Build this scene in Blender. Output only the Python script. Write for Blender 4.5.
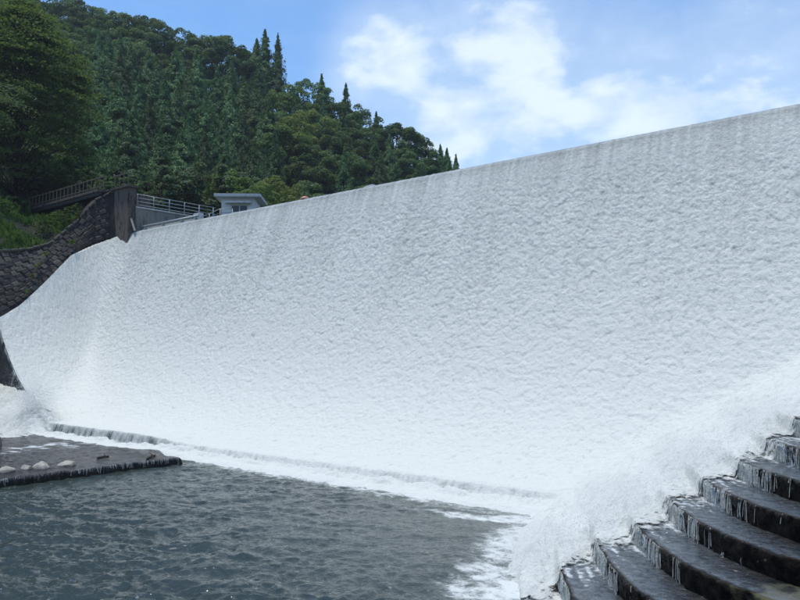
import bpy, bmesh, math, random
import numpy as np
from mathutils import Vector, Matrix

random.seed(7)
rng = np.random.default_rng(7)
for o in list(bpy.data.objects):
    bpy.data.objects.remove(o, do_unlink=True)
scene = bpy.context.scene
col = scene.collection
R = math.radians

# ------------------------------------------------------------------ camera
cam_data = bpy.data.cameras.new('camera')
cam_data.sensor_fit = 'HORIZONTAL'
cam_data.sensor_width = 36.0
cam_data.lens = 36.0 * 750.0 / 800.0
cam_data.clip_start = 0.05
cam_data.clip_end = 8000.0
cam = bpy.data.objects.new('camera', cam_data)
col.objects.link(cam)
cam.location = (0.0, 0.0, 4.25)
cam.rotation_euler = (R(90 + 4.04), 0.0, R(40))
scene.camera = cam

# ------------------------------------------------------------------ sky, sun, exposure
SUN_DIR = Vector((-0.17, -0.13, 0.977)).normalized()
SUN_EL = math.asin(SUN_DIR.z)
SUN_AZ = math.atan2(SUN_DIR.x, SUN_DIR.y)

world = bpy.data.worlds.new('World')
scene.world = world
world.use_nodes = True
wt = world.node_tree
wt.nodes.clear()


class NT:
    """small helper for wiring shader nodes"""
    def __init__(self, tree):
        self.t = tree

    def n(self, kind, **kw):
        nd = self.t.nodes.new(kind)
        for k, v in kw.items():
            setattr(nd, k, v)
        return nd

    def put(self, sock, v):
        if v is None:
            return
        if hasattr(v, 'is_linked'):
            self.t.links.new(v, sock)
        elif isinstance(v, (tuple, list)) and len(v) == 3 and sock.type == 'RGBA':
            sock.default_value = (*v, 1)
        else:
            sock.default_value = v

    def math(self, op, a, b=None, c=None, clamp=False):
        nd = self.n('ShaderNodeMath', operation=op, use_clamp=clamp)
        for i, v in enumerate((a, b, c)):
            self.put(nd.inputs[i], v)
        return nd.outputs[0]

    def vmath(self, op, a, b=None, out=0, scale=None):
        nd = self.n('ShaderNodeVectorMath', operation=op)
        self.put(nd.inputs[0], a)
        self.put(nd.inputs[1], b)
        if scale is not None:
            nd.inputs['Scale'].default_value = scale
        return nd.outputs[out]

    def mix(self, f, a, b, blend='MIX'):
        nd = self.n('ShaderNodeMix', data_type='RGBA', blend_type=blend)
        self.put(nd.inputs[0], f)
        self.put(nd.inputs[6], a)
        self.put(nd.inputs[7], b)
        return nd.outputs[2]

    def ss(self, v, lo, hi, a=0.0, b=1.0):
        nd = self.n('ShaderNodeMapRange', interpolation_type='SMOOTHSTEP')
        for s, x in zip((0, 1, 2, 3, 4), (v, lo, hi, a, b)):
            self.put(nd.inputs[s], x)
        return nd.outputs[0]

    def noise(self, vec, scale, detail=3, rough=0.5, dist=0.0, out=0):
        nd = self.n('ShaderNodeTexNoise')
        if vec is not None:
            self.put(nd.inputs['Vector'], vec)
        nd.inputs['Scale'].default_value = scale
        nd.inputs['Detail'].default_value = detail
        nd.inputs['Roughness'].default_value = rough
        nd.inputs['Distortion'].default_value = dist
        return nd.outputs[out]


W = NT(wt)
sky = W.n('ShaderNodeTexSky', sky_type='NISHITA')
sky.sun_disc = False
sky.sun_elevation = SUN_EL
sky.sun_rotation = SUN_AZ
sky.altitude = 300
sky.air_density = 1.0
sky.dust_density = 0.4
sky.ozone_density = 3.0
dirv = W.n('ShaderNodeTexCoord').outputs['Generated']
# cumulus banks: each a soft direction, broken up by noise; they go on all round the sky
banks = [((-0.513, 0.80, 0.305), 0.185, 1.0), ((-0.37, 0.882, 0.292), 0.15, .95), ((-0.25, 0.916, 0.312), .14, .8),
         ((-0.597, 0.715, 0.360), 0.10, .95), ((-0.628, 0.688, 0.355), 0.07, .9), ((-0.40, .815, .43), .10, .30),
         ((-0.05, .95, .28), .2, .8), ((0.3, .9, .3), .22, 1.), ((0.7, .62, .36), .25, 1.), ((.93, .1, .35), .25, .9),
         ((.75, -.55, .36), .22, 1.), ((.2, -.92, .33), .25, .9), ((-.35, -.85, .4), .25, .9), ((-.85, -.4, .33), .22, .9),
         ((-.9, .15, .4), .12, .6), ((.35, .3, .88), .25, .5), ((-.1, -.45, .88), .22, .5), ((.55, -.2, .8), .2, .5)]
cov = None
for c, rad, amp in banks:
    cv = Vector(c).normalized()
    dist = W.vmath('DISTANCE', dirv, tuple(cv), out=1)
    g = W.ss(dist, rad * 0.25, rad * 1.35, amp, 0.0)
    cov = g if cov is None else W.math('MAXIMUM', cov, g)
flatv = W.vmath('MULTIPLY', dirv, (1.0, 1.0, 1.9))
cn = W.noise(flatv, 8.0, 9, 0.58, 0.15)
cn2 = W.noise(flatv, 3.0, 4, 0.5)
dens = W.math('ADD', W.math('MULTIPLY_ADD', cov, 0.85, -0.44), W.math('MULTIPLY_ADD', cn, 1.5, -0.72))
dens = W.math('ADD', dens, W.math('MULTIPLY_ADD', cn2, 0.35, -0.17))
cmask = W.ss(dens, -0.12, 0.56)
veil = W.ss(W.math('ADD', cov, W.math('MULTIPLY_ADD', cn2, .8, -.4)), -0.1, 0.95, 0.10, 0.46)
cmask2 = W.math('MAXIMUM', W.math('MULTIPLY', cmask, 0.80), veil)
shade = W.ss(W.noise(flatv, 16.0, 6, .55), 0.35, 0.65, 0.0, 1.0)
ccol = W.mix(shade, (4.4, 5.15, 5.75), (5.5, 6.05, 6.4))
hsv = W.n('ShaderNodeHueSaturation')
hsv.inputs['Saturation'].default_value = 1.25
hsv.inputs['Value'].default_value = 1.13
W.put(hsv.inputs['Color'], sky.outputs[0])
skyc = W.mix(cmask2, hsv.outputs[0], ccol)
bg = W.n('ShaderNodeBackground')
W.put(bg.inputs[0], skyc)
bg.inputs[1].default_value = 0.15
wo = W.n('ShaderNodeOutputWorld')
wt.links.new(bg.outputs[0], wo.inputs[0])

sun_data = bpy.data.lights.new('sun', 'SUN')
sun_data.energy = 2.6
sun_data.angle = R(2.5)
sun_data.color = (1.0, 0.955, 0.86)
sun = bpy.data.objects.new('sun', sun_data)
col.objects.link(sun)
sun.rotation_euler = SUN_DIR.to_track_quat('Z', 'Y').to_euler()
sun.location = (-40, -30, 80)

scene.view_settings.view_transform = 'Standard'
scene.view_settings.look = 'None'
scene.view_settings.gamma = 1.0
scene.view_settings.exposure = 0.30
scene.view_settings.use_curve_mapping = False


# ------------------------------------------------------------------ helpers
def tag(o, label=None, cat=None, group=None, kind=None):
    for k, v in (('label', label), ('category', cat), ('group', group), ('kind', kind)):
        if v:
            o[k] = v
    return o


def empty(name, loc=(0, 0, 0), rz=0.0):
    o = bpy.data.objects.new(name, None)
    o.empty_display_size = 0.3
    o.location = loc
    o.rotation_euler.z = rz
    col.objects.link(o)
    return o


def mesh_obj(name, mesh, mat=None, parent=None):
    o = bpy.data.objects.new(name, mesh)
    if mat is not None and len(mesh.materials) == 0:
        mesh.materials.append(mat)
    col.objects.link(o)
    if parent is not None:
        o.parent = parent
    return o


def np_mesh(name, verts, faces, smooth=True, attrs=None):
    """verts (n,3), faces (m,3|4) -> mesh"""
    verts = np.asarray(verts, np.float32)
    faces = np.asarray(faces, np.int32)
    me = bpy.data.meshes.new(name)
    k = faces.shape[1]
    me.vertices.add(len(verts))
    me.vertices.foreach_set('co', verts.ravel())
    me.loops.add(faces.size)
    me.loops.foreach_set('vertex_index', faces.ravel())
    me.polygons.add(len(faces))
    me.polygons.foreach_set('loop_start', np.arange(0, faces.size, k, dtype=np.int32))
    me.polygons.foreach_set('loop_total', np.full(len(faces), k, np.int32))
    me.polygons.foreach_set('use_smooth', np.full(len(faces), smooth, bool))
    me.update(calc_edges=True)
    for an, av in (attrs or {}).items():
        a = me.attributes.new(an, 'FLOAT', 'POINT')
        a.data.foreach_set('value', np.asarray(av, np.float32).ravel())
    me.validate()
    return me


def grid_mesh(name, X, Y, Z, keep=None, attrs=None, smooth=True):
    n, m = X.shape
    idx = np.arange(n * m).reshape(n, m)
    f = np.stack([idx[:-1, :-1], idx[1:, :-1], idx[1:, 1:], idx[:-1, 1:]], -1)
    if keep is not None:
        kf = keep[:-1, :-1] & keep[1:, :-1] & keep[1:, 1:] & keep[:-1, 1:]
        f = f[kf]
    else:
        f = f.reshape(-1, 4)
    V = np.stack([X, Y, Z], -1).reshape(-1, 3)
    used = np.unique(f)
    rem = np.full(len(V), -1, np.int64)
    rem[used] = np.arange(len(used))
    at = {k: np.asarray(v).ravel()[used] for k, v in (attrs or {}).items()}
    return np_mesh(name, V[used], rem[f], smooth, at)


class MB:
    """collects simple solids into one mesh"""
    def __init__(self):
        self.v, self.f = [], []

    def add(self, vs, fs):
        b = len(self.v)
        self.v += [tuple(p) for p in vs]
        self.f += [tuple(b + i for i in q) for q in fs]
        return self

    def box(self, lo, hi, mat=None):
        (a, b, c), (d, e, f) = lo, hi
        vs = [(a, b, c), (d, b, c), (d, e, c), (a, e, c), (a, b, f), (d, b, f), (d, e, f), (a, e, f)]
        if mat is not None:
            vs = [tuple(mat @ Vector(p)) for p in vs]
        return self.add(vs, [(0, 3, 2, 1), (4, 5, 6, 7), (0, 1, 5, 4), (1, 2, 6, 5), (2, 3, 7, 6), (3, 0, 4, 7)])

    def tube(self, pts, r, n=8, r2=None):
        pts = [Vector(p) for p in pts]
        L = len(pts)
        vs, fs = [], []
        for i, p in enumerate(pts):
            d = (pts[min(i + 1, L - 1)] - pts[max(i - 1, 0)]).normalized()
            a = d.cross(Vector((0, 0, 1)))
            if a.length < 1e-3:
                a = Vector((1, 0, 0))
            a.normalize()
            b = d.cross(a)
            rr = r if r2 is None else r + (r2 - r) * i / (L - 1)
            for j in range(n):
                t = 2 * math.pi * j / n
                vs.append(p + (a * math.cos(t) + b * math.sin(t)) * rr)
        for i in range(L - 1):
            for j in range(n):
                fs.append((i * n + j, i * n + (j + 1) % n, (i + 1) * n + (j + 1) % n, (i + 1) * n + j))
        fs.append(tuple(range(n - 1, -1, -1)))
        fs.append(tuple((L - 1) * n + j for j in range(n)))
        return self.add(vs, fs)

    def prism(self, poly, z0, z1):
        n = len(poly)
        vs = [(x, y, z0) for x, y in poly] + [(x, y, z1) for x, y in poly]
        fs = [tuple(range(n - 1, -1, -1)), tuple(range(n, 2 * n))]
        fs += [(i, (i + 1) % n, n + (i + 1) % n, n + i) for i in range(n)]
        return self.add(vs, fs)

    def mesh(self, name, bevel=0.0, smooth=False):
        me = bpy.data.meshes.new(name)
        me.from_pydata(self.v, [], self.f)
        bm = bmesh.new()
        bm.from_mesh(me)
        bmesh.ops.recalc_face_normals(bm, faces=bm.faces)
        if bevel > 0:
            bmesh.ops.bevel(bm, geom=[e for e in bm.edges if len(e.link_faces) == 2 and e.calc_face_angle(0) > 0.5],
                            offset=bevel, segments=2, affect='EDGES', clamp_overlap=True)
        for f in bm.faces:
            f.smooth = smooth
        bm.to_mesh(me)
        bm.free()
        return me

    def build(self, name, mat, parent=None, bevel=0.0, smooth=False):
        return mesh_obj(name, self.mesh(name, bevel, smooth), mat, parent)


def _hash(ix, iy, seed):
    h = (ix.astype(np.int64) * 374761393 + iy.astype(np.int64) * 668265263 + seed * 1274126177) & 0x7fffffff
    h = ((h ^ (h >> 13)) * 1274126177) & 0x7fffffff
    return ((h ^ (h >> 16)) & 0xffff) / 65535.0 * (2 * np.pi)


def pn(x, y, seed=0):
    """gradient noise, about -0.7..0.7"""
    x, y = np.broadcast_arrays(np.asarray(x, float), np.asarray(y, float))
    x0, y0 = np.floor(x), np.floor(y)
    fx, fy = x - x0, y - y0
    ux, uy = fx * fx * fx * (fx * (fx * 6 - 15) + 10), fy * fy * fy * (fy * (fy * 6 - 15) + 10)
    r = 0
    for dx in (0, 1):
        for dy in (0, 1):
            a = _hash(x0 + dx, y0 + dy, seed)
            g = np.cos(a) * (fx - dx) + np.sin(a) * (fy - dy)
            r = r + g * (ux if dx else 1 - ux) * (uy if dy else 1 - uy)
    return r


def fbm(x, y, seed=0, octs=4, gain=0.5, lac=2.03):
    r, a = 0, 1.0
    for i in range(octs):
        r = r + a * pn(np.asarray(x) * lac ** i + i * 17.3, np.asarray(y) * lac ** i - i * 9.1, seed + i)
        a *= gain
    return r


def sstep(v, lo, hi):
    t = np.clip((v - lo) / (hi - lo), 0, 1)
    return t * t * (3 - 2 * t)


def smax(a, b, k):
    h = np.clip(.5 + .5 * (a - b) / k, 0, 1)
    return b * (1 - h) + a * h + k * h * (1 - h)


# ------------------------------------------------------------------ materials
def new_mat(name):
    m = bpy.data.materials.new(name)
    m.use_nodes = True
    t = NT(m.node_tree)
    p = m.node_tree.nodes['Principled BSDF']
    return m, t, p


def objco(t):
    return t.n('ShaderNodeTexCoord').outputs['Object']


def attr(t, name):
    return t.n('ShaderNodeAttribute', attribute_name=name).outputs['Fac']


def bump(t, p, height, strength=0.5, dist=0.05):
    b = t.n('ShaderNodeBump')
    b.inputs['Strength'].default_value = strength
    b.inputs['Distance'].default_value = dist
    t.put(b.inputs['Height'], height)
    t.put(p.inputs['Normal'], b.outputs[0])


def mat_white_water():
    m, t, p = new_mat('white_water')
    co = objco(t)
    foam = attr(t, 'foam')
    n1 = t.noise(co, 7.0, 5, .6)
    f = t.math('ADD', foam, t.math('MULTIPLY_ADD', n1, .5, -.25), clamp=True)
    c = t.mix(f, (.105, .128, .125), (.672, .690, .650))
    bare = attr(t, 'bare')
    stone = t.mix(t.noise(co, 6.0, 5, .65), (.010, .013, .014), (.10, .11, .11))
    bf = t.ss(t.math('ADD', bare, t.math('MULTIPLY_ADD', t.noise(co, 3.0, 6, .7), .8, -.4)), .3, .8)
    c = t.mix(bf, c, stone)
    t.put(p.inputs['Base Color'], c)
    thin = attr(t, 'thin')
    al = t.ss(t.math('ADD', thin, t.math('ADD', t.math('MULTIPLY_ADD', t.noise(co, 4.0, 7, .75, .6), 2.2, -1.1), t.math('MULTIPLY_ADD', n1, .8, -.4))), .40, .75, 1.0, 0.0)
    t.put(p.inputs['Alpha'], al)
    t.put(p.inputs['Roughness'], t.math('MULTIPLY_ADD', f, .35, .2))
    p.inputs['IOR'].default_value = 1.33
    n2 = t.noise(co, 24.0, 5, .65)
    bump(t, p, t.math('ADD', n1, t.math('MULTIPLY', n2, .7)), .8, .06)
    return m


def mat_spray():
    m, t, p = new_mat('spray_droplets')
    nt = m.node_tree
    p.inputs['Base Color'].default_value = (.82, .86, .88, 1)
    p.inputs['Roughness'].default_value = .5
    tr = t.n('ShaderNodeBsdfTranslucent')
    tr.inputs[0].default_value = (.85, .89, .91, 1)
    mx = t.n('ShaderNodeMixShader')
    mx.inputs[0].default_value = .5
    nt.links.new(p.outputs[0], mx.inputs[1])
    nt.links.new(tr.outputs[0], mx.inputs[2])
    nt.links.new(mx.outputs[0], [n for n in nt.nodes if n.type == 'OUTPUT_MATERIAL'][0].inputs[0])
    return m


def mat_pool():
    m, t, p = new_mat('pool_water')
    co = objco(t)
    foam = attr(t, 'foam')
    n1 = t.noise(co, 3.2, 7, .68, .6)
    n1 = t.math('ADD', n1, t.math('MULTIPLY_ADD', t.noise(co, 13.0, 4, .7, .5), .5, -.25))
    f = t.ss(t.math('ADD', foam, t.math('MULTIPLY_ADD', n1, 1.5, -.75)), .25, 1.0)
    c = t.mix(f, (.028, .040, .034), (.64, .67, .65))
    t.put(p.inputs['Base Color'], c)
    t.put(p.inputs['Roughness'], t.math('MULTIPLY_ADD', f, .45, .02))
    p.inputs['IOR'].default_value = 1.40
    n2 = t.noise(co, 7.0, 5, .62, .8)
    n3 = t.noise(co, 26.0, 3, .6, .3)
    bump(t, p, t.math('ADD', n2, t.math('MULTIPLY', n3, .3)), .40, .075)
    return m


def mat_still_water():
    m, t, p = new_mat('still_water')
    p.inputs['Base Color'].default_value = (.02, .04, .035, 1)
    p.inputs['Roughness'].default_value = .08
    p.inputs['IOR'].default_value = 1.33
    bump(t, p, t.noise(objco(t), 1.5, 4, .5), .3, .05)
    return m


def mat_wet_stone():
    m, t, p = new_mat('wet_stone')
    co = objco(t)
    foam = attr(t, 'foam')
    dry = attr(t, 'dry')
    n1 = t.noise(co, 5.0, 6, .65)
    c = t.mix(t.ss(n1, .35, .7), (.003, .0035, .004), (.022, .017, .013))
    mz = t.ss(t.math('ADD', dry, t.math('MULTIPLY_ADD', t.noise(co, 3.1, 5, .6), 1.2, -.6)), .55, .9)
    moss = t.mix(t.noise(co, 9, 4, .6), (.018, .03, .006), (.14, .13, .085))
    c = t.mix(mz, c, moss)
    film_sheen = attr(t, 'film_sheen')
    c = t.mix(t.math('MULTIPLY', film_sheen, t.ss(t.noise(t.vmath('MULTIPLY', co, (1, 1, .2)), 7.0, 6, .75), .30, .72, .1, 1.0)), c, (.135, .158, .175))  # grey-blue of the aerated water film, with reflected sky sheen painted into it
    fm = t.ss(t.math('ADD', foam, t.math('MULTIPLY_ADD', t.noise(co, 13.0, 6, .75), 1.3, -.65)), .30, .95)
    c = t.mix(fm, c, (.62, .66, .67))
    t.put(p.inputs['Base Color'], c)
    t.put(p.inputs['Roughness'], t.math('ADD', t.math('MULTIPLY_ADD', fm, .4, .10), t.math('MULTIPLY', mz, .5)))
    p.inputs['IOR'].default_value = 1.42
    t.put(p.inputs['Specular IOR Level'], t.math('MULTIPLY_ADD', film_sheen, .8, .06, clamp=True))
    n2 = t.noise(co, 9.0, 5, .6, .5)
    n3 = t.noise(co, 30.0, 3, .6)
    bump(t, p, t.math('ADD', n2, t.math('MULTIPLY', n3, .9)), .55, .045)
    return m


def mat_concrete(name, a, b, stain=(.03, .027, .022), amount=.5, scale=1.2, rough=.85):
    m, t, p = new_mat(name)
    co = objco(t)
    c = t.mix(t.noise(co, 6, 5, .65), a, b)
    sc = t.vmath('MULTIPLY', co, (1.0, 1.0, .22))
    s = t.ss(t.noise(sc, scale * 1.6, 6, .65), .5 - .0, .68, 0, amount)
    c = t.mix(s, c, stain)
    t.put(p.inputs['Base Color'], c)
    p.inputs['Roughness'].default_value = rough
    bump(t, p, t.noise(co, 18, 5, .65), .35, .03)
    return m


def mat_plain(name, c, rough=.6, var=.25, metallic=0.0):
    m, t, p = new_mat(name)
    co = objco(t)
    k = t.noise(co, 9, 4, .6)
    t.put(p.inputs['Base Color'], t.mix(k, tuple(x * (1 - var) for x in c), tuple(min(1, x * (1 + var)) for x in c)))
    p.inputs['Roughness'].default_value = rough
    p.inputs['Metallic'].default_value = metallic
    return m


def mat_leaf(name, a, b, c3=None, trans=.35):
    m, t, p = new_mat(name)
    nt = m.node_tree
    geo = t.n('ShaderNodeNewGeometry')
    oi = t.n('ShaderNodeObjectInfo')
    col_ = t.mix(geo.outputs['Random Per Island'], a, b)
    if c3:
        col_ = t.mix(t.ss(t.noise(geo.outputs['Position'], .35, 3, .5), .5, .68), col_, c3)
    hs = t.n('ShaderNodeHueSaturation')
    t.put(hs.inputs['Hue'], t.math('MULTIPLY_ADD', oi.outputs['Random'], .06, .47))
    t.put(hs.inputs['Value'], t.math('MULTIPLY_ADD', t.math('FRACT', t.math('MULTIPLY', oi.outputs['Random'], 7.31)), .80, .62))
    t.put(hs.inputs['Color'], col_)
    col_ = hs.outputs[0]
    t.put(p.inputs['Base Color'], col_)
    p.inputs['Roughness'].default_value = .6
    p.inputs['Specular IOR Level'].default_value = .12
    tr = t.n('ShaderNodeBsdfTranslucent')
    t.put(tr.inputs[0], t.mix(.5, col_, (.16, .24, .03)))
    mx = t.n('ShaderNodeMixShader')
    mx.inputs[0].default_value = trans
    nt.links.new(p.outputs[0], mx.inputs[1])
    nt.links.new(tr.outputs[0], mx.inputs[2])
    out = [n for n in nt.nodes if n.type == 'OUTPUT_MATERIAL'][0]
    nt.links.new(mx.outputs[0], out.inputs[0])
    return m


def mat_ground():
    m, t, p = new_mat('earth')
    co = objco(t)
    c = t.mix(t.noise(co, .9, 6, .65), (.010, .014, .005), (.030, .036, .014))
    t.put(p.inputs['Base Color'], c)
    p.inputs['Roughness'].default_value = .95
    bump(t, p, t.noise(co, 4, 5, .6), .6, .1)
    return m


M = dict(
    foam=mat_white_water(), spray=mat_spray(), pool=mat_pool(), still=mat_still_water(), wet=mat_wet_stone(), earth=mat_ground(),
    concrete=mat_concrete('weathered_concrete', (.20, .19, .165), (.34, .325, .285), amount=.6),
    tower=mat_concrete('stained_concrete', (.060, .048, .040), (.150, .125, .105), (.010, .011, .009), 1.0, 2.2),
    hut=mat_concrete('painted_concrete', (.70, .71, .70), (.82, .83, .815), (.20, .19, .17), .35, .8),
    roof=mat_concrete('pale_roof', (.58, .58, .56), (.72, .72, .70), (.22, .21, .19), .4, .9),
    steel=mat_plain('galvanised_steel', (.36, .40, .41), .45, .2, .3),
    rust=mat_plain('brown_fence_paint', (.12, .105, .075), .85, .45),
    stone=mat_concrete('dark_wall_stone', (.010, .0095, .009), (.042, .037, .032), (.004, .005, .004), .8, 1.0, .7),
    stone_pale=mat_concrete('lichen_wall_stone', (.05, .053, .044), (.13, .13, .11), (.02, .022, .016), .7, 1.0, .8),
    mortar=mat_concrete('wall_backing', (.006, .006, .006), (.015, .014, .013), (.003, .003, .003), .5, 1.0, .8),
    rock=mat_concrete('pale_rock', (.26, .25, .21), (.40, .385, .33), (.10, .095, .08), .5, 2.0, .6),
    glass=mat_plain('dark_glass', (.03, .04, .045), .12, .1),
    orange=mat_plain('orange_plastic', (.55, .17, .07), .5, .15),
    bark=mat_concrete('bark', (.030, .022, .015), (.07, .055, .04), (.012, .01, .008), .6, 2.0, .95),
    cedar=mat_leaf('cedar_leaves', (.056, .122, .044), (.128, .212, .080), trans=.22),
    broad=mat_leaf('broad_leaves', (.072, .130, .050), (.148, .222, .090), (.096, .165, .080), .32),
    light=mat_leaf('pale_broad_leaves', (.11, .165, .045), (.20, .26, .085), (.13, .18, .06), .38),
    grey_leaf=mat_leaf('grey_green_leaves', (.075, .118, .070), (.15, .20, .115), None, .32),
    big=mat_leaf('maple_leaves', (.066, .125, .040), (.148, .225, .070), (.10, .165, .052), .4),
    bluish=mat_leaf('blue_green_leaves', (.055, .095, .055), (.11, .165, .10), None, .35),
    grass=mat_leaf('grass_blades', (.045, .090, .016), (.12, .19, .045), None, .35),
    fern=mat_leaf('fern_leaves', (.07, .125, .028), (.15, .22, .065), None, .35),
    fern_dry=mat_leaf('dry_fern_leaves', (.16, .13, .05), (.26, .20, .09), None, .35),
)


# ------------------------------------------------------------------ terrain
RU, RV, RP = np.array([-.889, -.457]), np.array([.457, -.889]), np.array([-74.6, 106.5])
RIDGE_T = [-40, -30, -10, 0, 6, 15, 25, 33, 41, 48, 53, 66, 75, 92, 112, 140]
RIDGE_Z = [10, 13, 21, 26.5, 30, 36.5, 40.6, 45.5, 48.6, 51, 54.7, 59.4, 62, 68, 71.4, 75]
WALL_TOP_Y = [0, 12, 20.0, 23.0, 24.4, 26.0, 28.0, 29.4, 32, 38, 46, 66, 76]
WALL_TOP_Z = [6.0, 9.0, 10.75, 11.25, 11.75, 13.0, 14.6, 15.2, 15.2, 14.5, 14.3, 14.0, 10]


def hill_z(x, y):
    t = (x - RP[0]) * RU[0] + (y - RP[1]) * RU[1]
    w = (x - RP[0]) * RV[0] + (y - RP[1]) * RV[1]
    z = np.interp(t, RIDGE_T, RIDGE_Z) - np.where(w > 0, .60 * w, -.35 * w)
    return z + .8 * np.sin(x * .21 + 1) * np.sin(y * .17)


def bank_z(x, y):
    z = np.interp(y, WALL_TOP_Y, WALL_TOP_Z) + np.where(y > 36, .12, np.where(y > 30.5, .30, .50 - .40 * sstep(y, 23.5, 27.5))) * (-52.8 - x) + .12 * np.sin(x * 1.3) * np.sin(y * 1.1)
    wx_ = np.interp(y, [9, 14, 17, 18.6, 19.9, 21.4, 22.9, 24.4, 26.4, 27.9, 29.1, 29.3, 34, 36, 60, 76], [-49.6, -50.6, -51.2, -51.6, -51.9, -52.2, -52.6, -52.9, -53.2, -53.0, -52.4, -51.0, -51.0, -50.0, -51, -56])
    return np.where(x > wx_ - .35, -3.0, np.minimum(z, 24))


def ground_z(x, y):
    z = np.maximum(np.where(y > 30, hill_z(x, y), -3.0), -2.5)
    z = np.maximum(z, np.where((y < 78) & (x > -110), bank_z(x, y), -3))
    right = 2.6 + .5 * (x - 7) + 1.0 * np.sin(x * .2) * np.sin(y * .13)
    z = np.maximum(z, np.where(x > 7, right, -3))
    up = np.where(y > 31, 5.0, -3.0)
    return np.maximum(np.minimum(z, 90), up)


gx = np.unique(np.concatenate([np.array([-3000, -1500, -700, -350]), np.arange(-220, -62, 2.5), np.arange(-62, -48, .35), np.arange(-48, 100, 4.0), np.array([150, 400, 900, 3000])]))
gy = np.unique(np.concatenate([np.array([-3000, -1200, -500, -200]), np.arange(-100, 14, 4.0), np.arange(14, 34, .4), np.arange(34, 180, 2.5), np.array([220, 500, 1200, 3000])]))
GX, GY = np.meshgrid(gx, gy, indexing='ij')
ground = mesh_obj('ground', grid_mesh('ground', GX, GY, ground_z(GX, GY)), M['earth'])
tag(ground, 'dark earth of the valley sides and wooded hill', kind='structure')


# ------------------------------------------------------------------ dam face, left cove, stepped corner
def bez(p, n=500):
    t = np.linspace(0, 1, n)[:, None]
    p = np.array(p, float)
    return (1 - t) ** 3 * p[0] + 3 * (1 - t) ** 2 * t * p[1] + 3 * (1 - t) * t * t * p[2] + t ** 3 * p[3]


FACE = bez([(29.0, 13.08), (26.3, 6.0), (24.6, 1.0), (19.15, .30)])
COVE = bez([(-53.0, 14.0), (-49.6, 5.2), (-46.5, 1.0), (-39.5, .4)])
LIP_Y, COVE_END = 19.15, 19.7


def face_z(y):
    return np.interp(y, FACE[::-1, 0], FACE[::-1, 1])


def cove_z(x):
    return np.interp(x, COVE[:, 0], COVE[:, 1]) - .42 * np.clip(x + 41.5, 0, 9)


def cove_blend(z, x):
    c = np.minimum(cove_z(x), 13.3)
    return smax(z, c, 1.2 + 4.8 * sstep(np.maximum(z, c), 4, 10.5))


def sheet_z(x, y):
    w = sstep(-x, 27.0, 30.5)
    z = np.maximum(face_z(y), .32 + .34 * w)
    return cove_blend(z, x)


# stepped corner: every nosing is the master curve moved by one tread
STEP_RISE = .36
SH = np.array([.43, .65])
SHL = float(np.hypot(*SH))
E1 = SH / SHL
E2 = np.array([-E1[1], E1[0]])
MASTER = np.array([(-9.8, 24.6), (-8.6, 21.5), (-7.4, 18.6), (-6.4, 16.3), (-5.51, 14.57), (-4.81, 13.5), (-4.11, 12.61), (-3.54, 12.07),
                   (-2.99, 11.64), (-2.4, 11.3), (-1.2, 10.9), (1, 10.6), (4, 10.5), (9, 10.5)])
_ma, _mb = MASTER @ E1, MASTER @ E2
_o = np.argsort(_mb)
_mb, _ma = _mb[_o], _ma[_o]
_bb = np.linspace(_mb[0], _mb[-1], 400)
_aa = np.interp(_bb, _mb, _ma)
_k = np.ones(31) / 31
_aa = np.convolve(np.pad(_aa, 15, mode='edge'), _k, 'valid')


def step_index(x, y):
    """3.0 on the nosing of step 3, 4.0 on the next one up"""
    a, b = x * E1[0] + y * E1[1], x * E2[0] + y * E2[1]
    return 3 + (a - np.interp(b, _bb, _aa)) / SHL, b


def step_flow_z(x, y):
    """surface of the white water that tumbles over the stepped corner"""
    k, b = step_index(x, y)
    edge = 12.35 + .3 * np.sin(k * 2.1) + .5 * pn(x * 1.1, y * 1.1, 61) + .45 * pn(x * 3.1, y * 3.1, 62) + .25 * pn(x * 8, y * 8, 63)
    fr = k - np.floor(k)
    k2 = k + .16
    stepped = STEP_RISE * (np.floor(k2) + sstep(k2 - np.floor(k2), .0, .15))
    km = k + 1.6
    smooth = STEP_RISE * (.5 * (km + np.sqrt(km * km + 1.2))) - .43 + .10 * pn(x * 1.6, y * 1.6, 64) + .05 * pn(x * 4.2, y * 4.2, 65)
    far = sstep(b, edge - .1, edge + 1.9)
    z = stepped * (1 - far) + smooth * far + .035 + .28 * far - .25 * sstep(-k, .3, 2.6)
    z = z - .10 * sstep(edge - b, .2, 1.0)
    return z, b - edge


def lip(x):
    w = sstep(-x, 27.0, 30.5)
    return LIP_Y - .95 * w, .32 + .34 * w


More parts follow.
